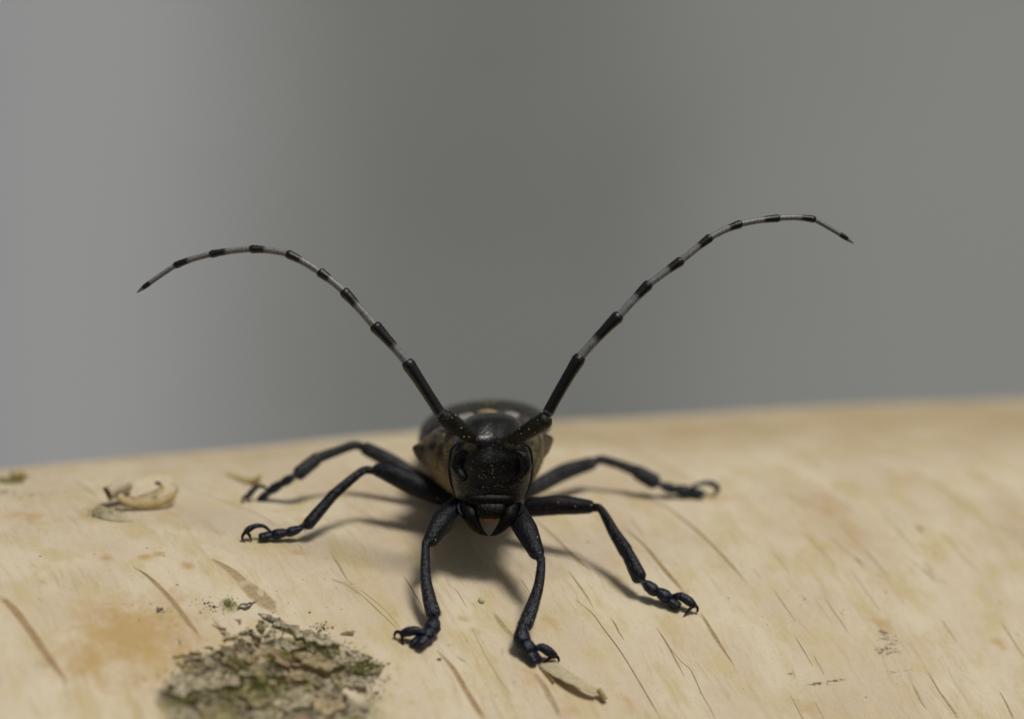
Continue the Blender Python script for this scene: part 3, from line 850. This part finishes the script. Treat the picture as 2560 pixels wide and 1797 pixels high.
lip = wstrip(lip_top, lip_bot, M['curl_lip'], .05, "bark_curl", bulge=tuple(-FWD * .2))
sheet_top = [(318, 1222, d0 + 1.6), (330, 1210, d0 + 2.2), (352, 1196, d0 + 3.0), (392, 1184, d0 + 3.8), (420, 1190, d0 + 3.6), (438, 1202, d0 + 3.0), (445, 1212, d0 + 2.3)]
sheet = wstrip(sheet_top, [(x, y + 5, d + .7) for x, y, d in lip_top], M['curl'], .05, "bark_curl", bulge=tuple(-NU * .32))
wstrip([(318, 1240, d0 + .2), (334, 1244, d0 + .1), (356, 1238, d0 + .3), (382, 1230, d0 + .6), (400, 1220, d0 + .9), (402, 1210, d0 + 1.1)],
       [(314, 1246, d0 - .1), (334, 1251, d0 - .2), (360, 1247, d0 - .1), (388, 1239, d0 + .2), (410, 1228, d0 + .6), (412, 1212, d0 + 1.0)], M['curl_lip'], .04, "bark_curl", bulge=tuple(-FWD * .12))
tv = tube([PX(x, y, d) for x, y, d in ((318, 1240, d0 + .15), (334, 1244, d0 + .05), (356, 1238, d0 + .25), (382, 1230, d0 + .55), (400, 1220, d0 + .85), (402, 1210, d0 + 1.05), (394, 1205, d0 + 1.2))], [.04, .06, .06, .06, .07, .09, .10], 4, 8)
mk("curl_edge", tv[0], tv[1], M['redscale'], sheet)
ev = ellipsoid(PX(394, 1208, d0 + .9), (RIGHT * .26, FWD * .2, UP * .20), 12, 8)
mk("curl_tip", ev[0] + (vnoise(ev[0][:, 0] * 4, ev[0][:, 2] * 4, 4)[:, None] - .5) * .12, ev[1], M['redscale'], sheet)
strip([((242, 1262), (232, 1285), .35, .1), ((262, 1268), (255, 1295), .45, .1), ((295, 1282), (285, 1302), .3, .06), ((332, 1302), (330, 1304), .06, .03)], M['peel'], .06)
strip([((566, 1184), (566, 1187), .08, .04), ((600, 1191), (600, 1203), .3, .05), ((628, 1197), (630, 1212), .4, .05), ((662, 1211), (664, 1214), .1, .03)], M['curl_yellow'], .06)
strip([((654, 1186), (653, 1188), 1.1, 1.0), ((640, 1192), (648, 1208), .9, .2), ((625, 1200), (630, 1212), .35, .1)], M['curl_yellow'], .06)
strip([((0, 1198), (0, 1206), .2, .05), ((30, 1200), (30, 1208), .3, .05), ((60, 1200), (60, 1206), .15, .03)], M['peel_green'], .06)
_, a_, c_ = hit(1203, 1503)
nv = LOG(np.array(a_), np.array(c_), 1) - LOG(np.array(a_), np.array(c_), 0)
v_, f_ = ellipsoid(LOG(np.array(a_), np.array(c_), .18), (AX * .26, np.cross(nv, AX) * .36, nv * .28)); mk("bark_blister", v_, f_, M['drop'], log)
_, a_, c_ = hit(1098, 1648)
v_, f_ = ellipsoid(LOG(np.array(a_), np.array(c_), .08), (AX * .20, np.cross(nv, AX) * .13, nv * .12)); mk("bark_scale", v_, f_, M['redscale'], log)
_, a_, c_ = hit(650, 1483)
v_, f_ = ellipsoid(LOG(np.array(a_), np.array(c_), .12), (AX * .30, np.cross(nv, AX) * .55, nv * .10)); mk("bark_blister", v_, f_, M['seam'], log)

# ------------------------------------------------------------------ the beetle
DSH = 1.2
def BX(px, py, d):
    return PX(px, py, d + DSH)
beetle = empty("longhorn_beetle", on(1220, 1420, 0), "black longhorn beetle facing forward with grey banded antennae on pale birch bark", "beetle")

def loft(secs, n=64, sub=5, expo=2.0, roll=0.0, disp=None, lo=0, hi=2 * math.pi, closed=True):
    """sections (depth, cx, cy, halfwidth, up, down) in pixels at their depth -> verts, faces, angle, depth"""
    S = crom(np.array(secs, float), sub)
    V, F, AN, DE = [], [], [], []
    angs = np.linspace(lo, hi, n, endpoint=not closed)
    for d, cx, cy, hw, up, dn in S:
        for q in angs:
            cq, sq = math.cos(q), math.sin(q)
            x = math.copysign(abs(cq) ** (2 / expo), cq) * max(hw, .3)
            y = math.copysign(abs(sq) ** (2 / expo), sq) * max(up if sq >= 0 else dn, .3)
            if disp:
                k = disp(d, q); x *= k; y *= k
            xr = x * math.cos(roll) - y * math.sin(roll); yr = x * math.sin(roll) + y * math.cos(roll)
            V.append(BX(cx + xr, cy - yr, d)); AN.append(q); DE.append(d)
    m_ = len(S)
    for i in range(m_ - 1):
        for j in range(n if closed else n - 1):
            k = (j + 1) % n
            F.append((i * n + j, (i + 1) * n + j, (i + 1) * n + k, i * n + k))
    if closed:
        F.append(tuple(range(n))); F.append(tuple((m_ - 1) * n + j for j in reversed(range(n))))
    return np.array(V), F, np.array(AN), np.array(DE)

def spine(d, q):
    k = 1.0
    for qq, s in ((math.pi, .19), (0.0, .17), (2 * math.pi, .17)):
        k += s * math.exp(-((q - qq) / .22) ** 2 - ((d - 232.6) / .75) ** 2)
    k += .012 * math.sin(q * 23 + d * 3) * math.exp(-((d - 232.5) / 2) ** 2)
    return k
V, F, AN, DE = loft([
    (227.6, 1226, 1135, 60, 50, 80), (228.6, 1224, 1130, 108, 80, 112), (230.0, 1219, 1122, 136, 80, 128), (231.4, 1213, 1114, 148, 73, 136), (232.8, 1208, 1110, 150, 68, 140),
    (234.2, 1207, 1108, 142, 62, 140), (235.2, 1207, 1106, 138, 54, 140), (236.6, 1206, 1100, 152, 66, 146), (239, 1206, 1092, 160, 66, 148), (243, 1206, 1082, 158, 62, 130),
    (248, 1206, 1070, 148, 54, 96), (253, 1206, 1058, 120, 44, 62), (257, 1206, 1048, 80, 30, 36), (260, 1206, 1040, 6, 5, 5)], 72, 6, 2.15, math.radians(4), spine)
tan_a = np.clip(-np.sin(AN) * 1.3 + .25, 0, 1) * np.where(DE > 229.2, 1, .3)
tan_a = np.maximum(tan_a, np.where((np.abs(np.cos(AN)) > .45) & (np.sin(AN) < .6), .46, 0))
body = mk("body", V, F, M['body'], beetle)
attr(body, "tan", tan_a)
# tan hair along the flanks
keep = np.clip(tan_a - .2, 0, 1) * (DE < 248)
Nn = np.zeros((len(V), 3)); body.data.vertex_normals
bn_ = np.empty(len(V) * 3, dtype=np.float32); body.data.vertex_normals.foreach_get("vector", bn_); bn_ = bn_.reshape(-1, 3)
hv, hf = hairs(V, bn_, np.tile(-UP * .6 + FWD * .8, (len(V), 1)), 6000, .42, .014, keep, .75)
hb_ = mk("body_hair", hv, hf, M['tanhair'], body, smooth=False); hb_["kind"] = "stuff"

# wing cases
ELY = [(234.9, 1214, 1090, 112, 46, 20), (235.3, 1214, 1088, 132, 58, 22), (236.0, 1214, 1086, 148, 66, 25), (237.2, 1214, 1084, 158, 73, 30), (240, 1213, 1079, 163, 77, 34),
       (244, 1212, 1071, 160, 71, 36), (249, 1209, 1062, 146, 61, 36), (254, 1207, 1052, 118, 48, 28), (258, 1206, 1044, 76, 32, 18), (260.8, 1206, 1038, 14, 8, 6)]
def edisp(d, q):
    return 1 + .010 * math.sin(d * 2.3 + q * 9) - .025 * math.exp(-((q - math.pi / 2) / .035) ** 2)
for lo, hi in ((math.pi / 2 + .004, math.pi + .42), (-.42, math.pi / 2 - .004)):
    V, F, AN, DE = loft(ELY, 40, 6, 2.05, math.radians(4), edisp, lo, hi, False)
    e = mk("elytron", V, F, M['elytron'], beetle)
    sm_ = e.modifiers.new("solid", 'SOLIDIFY'); sm_.thickness = .00018; sm_.offset = -1
    # white patch with short strands on the shoulder slope
    mid_q = (lo + hi) / 2
    q0 = math.pi / 2 + (.34 if mid_q > math.pi / 2 else -.56)
    secs = [(s[0], s[1], s[2], s[3] * 1.012, s[4] * 1.02, s[5]) for s in ELY[0:4]]
    V, F = [], []
    nq, nr = 22, 5
    Sx = crom(np.array(secs, float), 8)
    for k in range(nr + 1):
        for j in range(nq):
            w = 2 * math.pi * j / nq
            rad = k / nr * (1 + .35 * (float(vnoise(j * .9, q0, 8)) - .5))
            q = q0 + .155 * rad * math.cos(w)
            t = np.clip(.22 + .17 * rad * math.sin(w), 0, 1) * (len(Sx) - 1)
            i0 = int(min(t, len(Sx) - 2)); d, cx, cy, hw, up, dn = Sx[i0] + (Sx[i0 + 1] - Sx[i0]) * (t - i0)
            cq, sq = math.cos(q), math.sin(q)
            x = math.copysign(abs(cq) ** (2 / 2.1), cq) * hw; y = abs(sq) ** (2 / 2.1) * up
            ro = math.radians(4)
            V.append(BX(cx + x * math.cos(ro) - y * math.sin(ro), cy - x * math.sin(ro) - y * math.cos(ro), d))
    for k in range(nr):
        for j in range(nq):
            l = (j + 1) % nq
            F.append((k * nq + j, (k + 1) * nq + j, (k + 1) * nq + l, k * nq + l))
    V = np.array(V)
    wp = mk("white_patch", V, F, M['white'], e)
    nn = np.tile(UP * .7 - FWD * .7, (len(V), 1))
    hv, hf = hairs(V, nn, np.tile(FWD, (len(V), 1)), 260, .22, .012, None, .5)
    V2, F2, _ = join([(V, F), (hv, hf)])
    me = wp.data; me.clear_geometry(); me.from_pydata(((V2 - WLOC[wp.name]) / 1000).tolist(), [], F2); me.update()
# scutellum between the wing cases
v_, f_ = ellipsoid(BX(1217, 1033, 235.0), (RIGHT * .95, FWD * .8, UP * .36)); mk("scutellum", v_, f_, M['tan'], beetle)
# pale flecks on the ridge of the wing cases
fl = []
for _ in range(26):
    t = random.random()
    px = random.choice([random.gauss(1222, 10), random.uniform(1110, 1330)])
    v_, f_ = ellipsoid(BX(px, 1003 + abs(px - 1215) ** 2 * .0011 + random.uniform(0, 9), 236.8), (RIGHT * random.uniform(.05, .14), FWD * .08, UP * random.uniform(.03, .07)), 6, 4)
    fl.append((v_, f_))
V, F, _ = join(fl); pf = mk("pollen", V, F, M['tan'], beetle); pf["kind"] = "stuff"

# head: stacked horizontal sections (py, half width, front depth, back depth)
HS = np.array([(1031, 10, 228.4, 230.5), (1035, 40, 227.3, 231), (1046, 64, 226.0, 231), (1062, 76, 225.1, 231), (1082, 86, 224.4, 231), (1102, 96, 224.0, 231), (1130, 103, 223.9, 231),
               (1160, 106, 223.95, 231), (1190, 105, 224.1, 230.6), (1215, 99, 224.25, 230.2), (1235, 92, 224.35, 229.6), (1252, 86, 224.5, 229), (1264, 78, 224.75, 228.4), (1273, 54, 225.1, 228), (1277, 14, 225.6, 227)], float)
S = crom(HS, 5)
n = 72
V, F = [], []
for py, hw, fd, bd in S:
    cx = 1229 - (py - 1035) * .012
    for j in range(n):
        q = 2 * math.pi * j / n
        cq, sq = math.cos(q), math.sin(q)
        x = math.copysign(abs(cq) ** (2 / 2.5), cq) * hw
        y = math.copysign(abs(sq) ** (2 / 2.5), sq)
        md = (fd + bd) / 2
        d = md - y * (bd - fd) / 2
        if sq > 0:                                       # front face relief
            u = x / max(hw, 1)
            d += .30 * math.exp(-((x) / 5.5) ** 2) * sstep(1256, 1225, py) * .55          # middle groove
            d -= .75 * (math.exp(-((x + 50) / 17) ** 2 - ((py - 1096) / 20) ** 2) + math.exp(-((x - 52) / 17) ** 2 - ((py - 1099) / 20) ** 2))  # antenna sockets
            d += .22 * math.exp(-(x / 22) ** 2 - ((py - 1112) / 22) ** 2)
            d -= .12 * math.sin(py * .11 + u * 2) * .4
        V.append(BX(cx + x, py, d))
m_ = len(S)
for i in range(m_ - 1):
    for j in range(n):
        k = (j + 1) % n
        F.append((i * n + j, i * n + k, (i + 1) * n + k, (i + 1) * n + j))
F.append(tuple(reversed(range(n)))); F.append(tuple((m_ - 1) * n + j for j in range(n)))
head = mk("head", V, F, M['head'], beetle)
hv_ = np.array(V); hn = np.empty(len(V) * 3, dtype=np.float32); head.data.vertex_normals.foreach_get("vector", hn); hn = hn.reshape(-1, 3)
kk = np.repeat(sstep(1090, 1150, S[:, 0]), n) * (np.abs(hn @ RIGHT) > .3)
a_, b_ = hairs(hv_, hn, np.tile(-UP, (len(V), 1)), 900, .22, .008, kk, .8)
o = mk("face_hair", a_, b_, M['facehair'], head, smooth=False); o["kind"] = "stuff"
for s in (-1, 1):                                        # kidney-shaped eyes round the antenna base
    ex = 1227 + s * 84
    path = [BX(1227 + s * 58, 1130, 224.5), BX(1227 + s * 78, 1142, 224.75), BX(1227 + s * 84, 1168, 224.9), BX(1227 + s * 72, 1192, 224.65)]
    tv = tube(path, [.32, .62, .72, .5], 6, 16, .8)
    mk("eye", tv[0], tv[1], M['eye'], head)
    path = [BX(1227 + s * x, y, d) for x, y, d in ((74, 1104, 224.6), (97, 1120, 225.2), (103, 1150, 225.5), (103, 1185, 225.3), (97, 1215, 225.0), (88, 1240, 224.8))]
    tv = tube(path, [.05, .10, .11, .10, .10, .05], 5, 8)
    mk("eye_rim", tv[0], tv[1], M['scape'], head)
# clypeus and labrum
def slab(rows, thick, mat, name, parent):
    """rows: (py, left px, right px, depth) -> rounded plate"""
    V, F = [], []
    n = 20
    for py, l, r, d in rows:
        for j in range(n):
            q = 2 * math.pi * j / n
            cq, sq = math.cos(q), math.sin(q)
            x = (l + r) / 2 + (r - l) / 2 * math.copysign(abs(cq) ** .7, cq)
            V.append(BX(x, py, d - math.copysign(abs(sq) ** .8, sq) * thick / 2))
    for i in range(len(rows) - 1):
        for j in range(n):
            k = (j + 1) % n
            F.append((i * n + j, i * n + k, (i + 1) * n + k, (i + 1) * n + j))
    F.append(tuple(reversed(range(n)))); F.append(tuple((len(rows) - 1) * n + j for j in range(n)))
    return mk(name, V, F, mat, parent)
slab([(1232, 1172, 1280, 225.4), (1240, 1162, 1288, 225.05), (1250, 1160, 1290, 225.0), (1260, 1166, 1286, 225.1), (1266, 1176, 1276, 225.4)], 1.5, M['vertex'], "clypeus", head)
slab([(1256, 1192, 1260, 224.8), (1262, 1188, 1264, 224.6), (1277, 1188, 1262, 224.5), (1289, 1194, 1256, 224.55), (1296, 1204, 1246, 224.7)], .7, M['vertex'], "labrum", head)
slab([(1291, 1206, 1242, 224.7), (1296, 1206, 1241, 224.65), (1300, 1209, 1238, 224.7)], .3, M['orange'], "labrum_fringe", head)
for s, pts in ((-1, [(1172, 1244), (1174, 1268), (1178, 1290), (1190, 1314), (1204, 1329), (1219, 1338)]), (1, [(1278, 1244), (1276, 1268), (1271, 1290), (1256, 1315), (1241, 1330), (1226, 1339)])):
    tv = tube([BX(x, y, (225.9, 225.4, 225.0, 224.9, 224.85, 224.85)[i]) for i, (x, y) in enumerate(pts)], [.55, .78, .70, .44, .26, .04], 6, 16, .9, FWD)
    mk("mandible", tv[0], tv[1], M['vertex'], head)
    tv = tube([BX(1225 + s * x, y, d) for x, y, d in ((74, 1256, 225.6), (79, 1266, 225.2), (77, 1278, 225.0), (71, 1288, 224.9))], [.14, .17, .15, .12], 4, 10)
    mk("palp", tv[0], tv[1], M['leg'], head)

def glint_specks(V, N, count, parent, keep=None):  # tiny pale particles standing in for small specular glints
    P1 = []
    while len(P1) < count:
        i = rng.integers(0, len(V))
        if N[i] @ (-FWD) < .1 and N[i] @ UP < .3:
            continue
        r = rng.uniform(.018, .05)
        P1.append(ellipsoid(V[i] + N[i] * r * .4, (RIGHT * r * rng.uniform(.7, 1.5), FWD * r, UP * r * rng.uniform(.7, 1.3)), 6, 4))
    V2, F2, _ = join(P1)
    o = mk("glint_specks", V2, F2, M['glint_specks'], parent); o["kind"] = "stuff"
# antennae
def antenna(joints, base, scape_end, depths, rads, grey):
    d0, d1 = 223.6, 222.0
    b0, b1 = np.array(base, float), np.array(scape_end, float)
    pts = [(b0 + (b1 - b0) * t, d0 + (d1 - d0) * t) for t in (0, .3, .7, 1)]
    tv = tube([BX(*p, d) for p, d in pts], [.52, .62, .70, .68], 5, 18, 1, bump=.07, seed=3)
    an = mk("antenna", tv[0], tv[1], M['scape'], beetle)
    glint_specks(tv[0], tv[3], 16, an)
    j0 = np.array(joints[0], float)
    tv = tube([BX(*(b1 + (j0 - b1) * t), d1 + .05) for t in (.1, .5, .95)], [.40, .36, .34], 4, 12)
    mk("pedicel", tv[0], tv[1], M['scape'], an)
    hv, hf, nh = [], [], 0
    for i in range(len(joints) - 1):
        p0, p1 = np.array(joints[i], float), np.array(joints[i + 1], float)
        r0, r1 = rads[i][0] * 1.12, rads[i][1] * 1.14
        da, db = depths[i], depths[i + 1]
        # slight bow that follows the neighbours
        nxt = np.array(joints[min(i + 2, len(joints) - 1)], float); prv = np.array(joints[max(i - 1, 0)], float)
        bow = (p0 + p1) / 2 - (prv + nxt) / 2
        midp = (p0 + p1) / 2 + bow * .10
        def q(t):
            return (1 - t) ** 2 * p0 + 2 * t * (1 - t) * (midp * 2 - (p0 + p1) / 2) + t * t * p1
        last = i == len(joints) - 2
        ts = [0, .12, .45, .72, .95, 1.0]
        rr = [r0 * 1.15, r0 * 1.12, r0 * 1.14, r0 * .5 + r1 * .5, r1 * .97, r1 * .85]
        if last:
            ts, rr = [0, .2, .55, .72, .86, 1.0], [r0, r0 * .95, r0 * .95, r0, r0 * .75, .05]
        tv = tube([BX(*q(t), da + (db - da) * t) for t in ts], rr, 5, 12, 1, ends=(.5, .7), bump=.06, seed=i)
        o = mk("antenna_segment", tv[0], tv[1], M['antenna'], an)
        g = grey[i]
        if last:
            tt = tv[2]; bd = sstep(g - .06, g + .06, tt) * sstep(.80, .70, tt)
        else:
            bd = sstep(g - .14, g + .14, tv[2])
            if i == 0: bd = .45 + .55 * bd
        attr(o, "band", bd)
        a_, b_ = hairs(tv[0], tv[3], tv[4], 46, .16, .007, None, .7)
        hv.append(a_); hf += [tuple(x + nh for x in f) for f in b_]; nh += len(a_)
    o = mk("antenna_hair", np.vstack(hv), hf, M['hair'], an, smooth=False); o["kind"] = "stuff"
RAD = [(.36, .50), (.29, .47), (.26, .40), (.235, .37), (.22, .33), (.21, .31), (.20, .29), (.19, .27), (.19, .25)]
GREY = [.10, .38, .50, .52, .52, .53, .52, .53, .46]
antenna([(1101, 1034), (1018, 906), (937, 815), (860, 729), (800, 681), (719, 635), (627, 623), (527, 636), (438, 664), (343, 731)], (1178, 1092), (1112, 1044),
        [222, 221.5, 221.5, 222, 222.5, 223, 223.6, 224.2, 224.8, 225.2], RAD, GREY)
antenna([(1370, 1031), (1450, 893), (1547, 790), (1622, 711), (1703, 652), (1776, 594), (1852, 560), (1947, 546), (2036, 549), (2133, 608)], (1283, 1099), (1362, 1050),
        [222, 221.5, 221.5, 222, 222.5, 223, 223.6, 224.2, 224.8, 225.2], RAD, GREY)

# legs
def fp(px, py, r):
    """depth at which a foot piece of radius r (mm) rests on the bark at that pixel"""
    t, a, c = hit(px, py, r * .92)
    return t
def leg(fem, femr, tib, tibr, tars, clawseg, claws, hairy, mat='leg'):
    """fem, tib: (px, py, depth); tars: (px, py, radius, stretch); claws: lists of pixels"""
    femr = [r * 1.05 for r in femr]; tibr = [r * 1.08 for r in tibr]
    tib = [(x, y, d + DSH * (1 - i / (len(tib) - 1))) for i, (x, y, d) in enumerate(tib)]
    f1 = tube([BX(*p) for p in fem], femr, 7, 18, .86, FWD, bump=.03, seed=int(fem[0][0]))
    t1 = tube([PX(*p) for p in tib], tibr, 7, 16, .8, FWD, bump=.06, seed=int(tib[0][0]))
    V, F, S = join([f1, t1])
    lg = mk("leg", V, F, M[mat], beetle)
    h1 = hairs(f1[0], f1[3], f1[4], int(500 * hairy), .20, .010)
    h2 = hairs(t1[0], t1[3], t1[4], int(1500 * hairy), .28, .013, .35 + .65 * t1[2])
    V, F, _ = join([(h1[0], h1[1]), (h2[0], h2[1])])
    o = mk("leg_hair", V, F, M['hair'], lg, smooth=False); o["kind"] = "stuff"
    glint_specks(np.vstack([f1[0], t1[0]]), np.vstack([f1[3], t1[3]]), 9, lg)
    # joint between shin and foot; the pad rests on the bark, the joints before it rise to the shin
    tars = [(x, y, r * 1.22, q) for x, y, r, q in tars]
    dpad = fp(tars[-1][0], tars[-1][1], tars[-1][2])
    pts = []
    for i, (x, y, r, _) in enumerate(tars):
        f = (i + 1) / len(tars)
        pts.append(PX(x, y, min(fp(x, y, r), tib[-1][2] + (dpad - tib[-1][2]) * f)))
    tb = PX(*tib[-1])
    tv = tube([tb, (tb + pts[0]) / 2, pts[0]], [tibr[-1] * .55, .24, .28], 4, 10)
    mk("ankle", tv[0], tv[1], M['tarsus'], lg)
    for i, (x, y, r, stt) in enumerate(tars):
        nx = pts[i + 1] if i + 1 < len(pts) else pts[i] + (pts[i] - pts[i - 1])
        pv = pts[i - 1] if i else tb
        ax = (nx - pv); ax /= np.linalg.norm(ax)
        hl = max(r * .75, .50 * np.linalg.norm(nx - pts[i]))
        hb = max(r * .75, .42 * np.linalg.norm(pts[i] - pv))
        if i == len(tars) - 1 and stt > 1:               # bilobed third joint
            sd = np.cross(ax, NU); sd /= np.linalg.norm(sd)
            P1 = []
            for s in (-1, 1):
                P1.append(tube([pts[i] - ax * hb, pts[i] + sd * s * r * .3, pts[i] + ax * r * .9 + sd * s * r * .55], [r * .55, r * .78, r * .58], 4, 12, .75, NU, bump=.06, seed=i))
            V, F, _ = join(P1)
        else:
            tv = tube([pts[i] - ax * hb, pts[i] - ax * hb * .3, pts[i] + ax * hl * .6, pts[i] + ax * hl], [r * .55, r * .85, r * 1.0, r * .9], 4, 14, .85, NU, bump=.06, seed=i)
            V, F = tv[0], tv[1]
        o = mk("tarsal_segment", V, F, M['tarsus'], lg)
        a_, b_ = hairs(np.array(V), np.array(V) - np.array(V).mean(axis=0), np.tile(ax, (len(V), 1)), 50, .14, .007, None, .7)
    tips = [fp(c[-1][0], c[-1][1], .04) for c in claws]
    dt = sum(tips) / len(tips)
    cs = []
    for i, (x, y, l) in enumerate(clawseg):
        f = i / (len(clawseg) - 1) * .8
        cs.append(PX(x, y, min(fp(x, y, .26), dpad + (dt - dpad) * f)))
    tv = tube(cs, [.20, .36, .40, .30] if len(cs) < 5 else [.11, .15, .20, .27, .25], 5, 12)
    mk("claw_segment", tv[0], tv[1], M['tarsus'], lg)
    a_, b_ = hairs(tv[0], tv[3], tv[4], 60, .3, .008, None, .6)
    o = mk("bristles", a_, b_, M['bristle'], lg, smooth=False); o["kind"] = "stuff"
    for c in claws:
        dc = dpad + (dt - dpad) * .8
        de = fp(c[-1][0], c[-1][1], .04)
        pp = [cs[-1]] + [PX(x, y, dc + (de - dc) * (i + 1) / len(c)) for i, (x, y, l) in enumerate(c)]
        rr = [.17, .14, .10, .03] if len(pp) == 4 else [.17, .13, .03]
        tv = tube(pp, rr, 6, 10)
        mk("claw", tv[0], tv[1], M['claw'], lg)

# front pair
leg([(1165, 1245, 227.5), (1135, 1272, 226.2), (1102, 1308, 224.6), (1076, 1350, 223.4)], [.55, .80, .86, .58],
    [(1070, 1352, 223.2), (1064, 1368, 222.8), (1064, 1440, 221.6), (1073, 1495, 221.0), (1083, 1532, 220.7)], [.38, .31, .40, .52, .58],
    [(1082, 1560, .58, 1), (1073, 1580, .55, 1), (1054, 1597, .52, 1.3)], [(1060, 1583, .55), (1042, 1576, .6), (1022, 1578, .45), (1006, 1583, .25)],
    [[(992, 1578, .45), (986, 1588, .2), (989, 1596, 0)], [(1005, 1596, .2), (1009, 1612, 0)]], 1.3)
leg([(1283, 1252, 227.5), (1292, 1284, 226.2), (1316, 1326, 224.8), (1342, 1382, 223.2)], [.60, .86, .90, .60],
    [(1344, 1386, 223.0), (1353, 1404, 222.6), (1346, 1464, 221.4), (1327, 1525, 220.6), (1313, 1562, 220.2)], [.38, .31, .40, .55, .60],
    [(1304, 1588, .60, 1), (1317, 1613, .58, 1), (1331, 1634, .52, 1.3)], [(1338, 1619, .55), (1355, 1618, .7), (1372, 1628, .5), (1386, 1638, .25)],
    [[(1394, 1642, .35), (1397, 1650, .15), (1394, 1656, 0)], [(1372, 1645, .2), (1359, 1657, 0)]], 1.3)
# middle pair
leg([(1150, 1255, 232.5), (1095, 1236, 232.0), (1030, 1208, 232.0), (975, 1183, 232.3), (942, 1174, 232.5)], [.55, .78, .88, .76, .52],
    [(934, 1176, 232.5), (912, 1175, 232.4), (888, 1190, 232.0), (832, 1238, 231.2), (826, 1245, 231.1), (772, 1308, 230.2)], [.30, .31, .35, .43, .50, .60],
    [(738, 1325, .40, 1), (705, 1332, .42, 1), (667, 1338, .42, 1.2)], [(676, 1328, .3), (660, 1315, .55), (640, 1314, .65), (624, 1321, .5), (616, 1328, .35)],
    [[(608, 1336, .3), (606, 1346, .1), (613, 1355, 0)], [(624, 1338, .25), (629, 1354, 0)]], .7)
leg([(1270, 1268, 232.0), (1330, 1267, 231.4), (1390, 1262, 231.0), (1440, 1264, 230.8), (1474, 1266, 230.6)], [.55, .78, .80, .68, .54],
    [(1482, 1268, 230.5), (1503, 1274, 230.2), (1535, 1330, 229.8), (1562, 1372, 229.4), (1568, 1382, 229.3), (1597, 1440, 228.7)], [.32, .31, .46, .58, .54, .66],
    [(1622, 1465, .50, 1), (1655, 1484, .52, 1), (1682, 1503, .48, 1.25)], [(1682, 1490, .45), (1702, 1490, .6), (1722, 1502, .45), (1734, 1512, .3)],
    [[(1742, 1516, .3), (1744, 1526, .1), (1738, 1532, 0)], [(1722, 1524, .2), (1708, 1541, 0)]], .7)
# hind pair
leg([(1155, 1245, 237), (1060, 1205, 237.6), (980, 1155, 238.2), (915, 1121, 238.6)], [.50, .66, .64, .56],
    [(906, 1116, 238.6), (884, 1113, 238.5), (845, 1126, 238.4), (798, 1144, 238.2), (788, 1150, 238.1), (748, 1182, 237.6)], [.32, .35, .37, .42, .55, .60],
    [(724, 1197, .40, 1), (695, 1214, .42, 1), (664, 1236, .46, 1.2)], [(668, 1222, .35), (655, 1215, .6), (641, 1218, .6), (628, 1230, .4), (622, 1238, .3)],
    [[(612, 1240, .35), (606, 1250, .1), (605, 1258, 0)], [(618, 1246, .1), (625, 1252, 0)]], .8, 'leg_grey')
leg([(1300, 1240, 238), (1350, 1212, 239.5), (1410, 1180, 241.5), (1478, 1158, 243.5)], [.50, .66, .70, .56],
    [(1486, 1154, 243.6), (1505, 1149, 243.8), (1545, 1160, 244.0), (1585, 1175, 244.3), (1596, 1181, 244.3), (1634, 1203, 244.6)], [.32, .37, .38, .44, .58, .66],
    [(1666, 1217, .46, 1), (1700, 1224, .48, 1), (1740, 1229, .48, 1.2)], [(1722, 1222, .3), (1740, 1212, .6), (1762, 1207, .7), (1780, 1209, .6), (1790, 1214, .5)],
    [[(1796, 1216, .5), (1796, 1228, .2), (1788, 1240, 0)], [(1790, 1224, .3), (1783, 1240, 0)]], .8, 'leg_grey')
sc.cycles.use_denoising = True
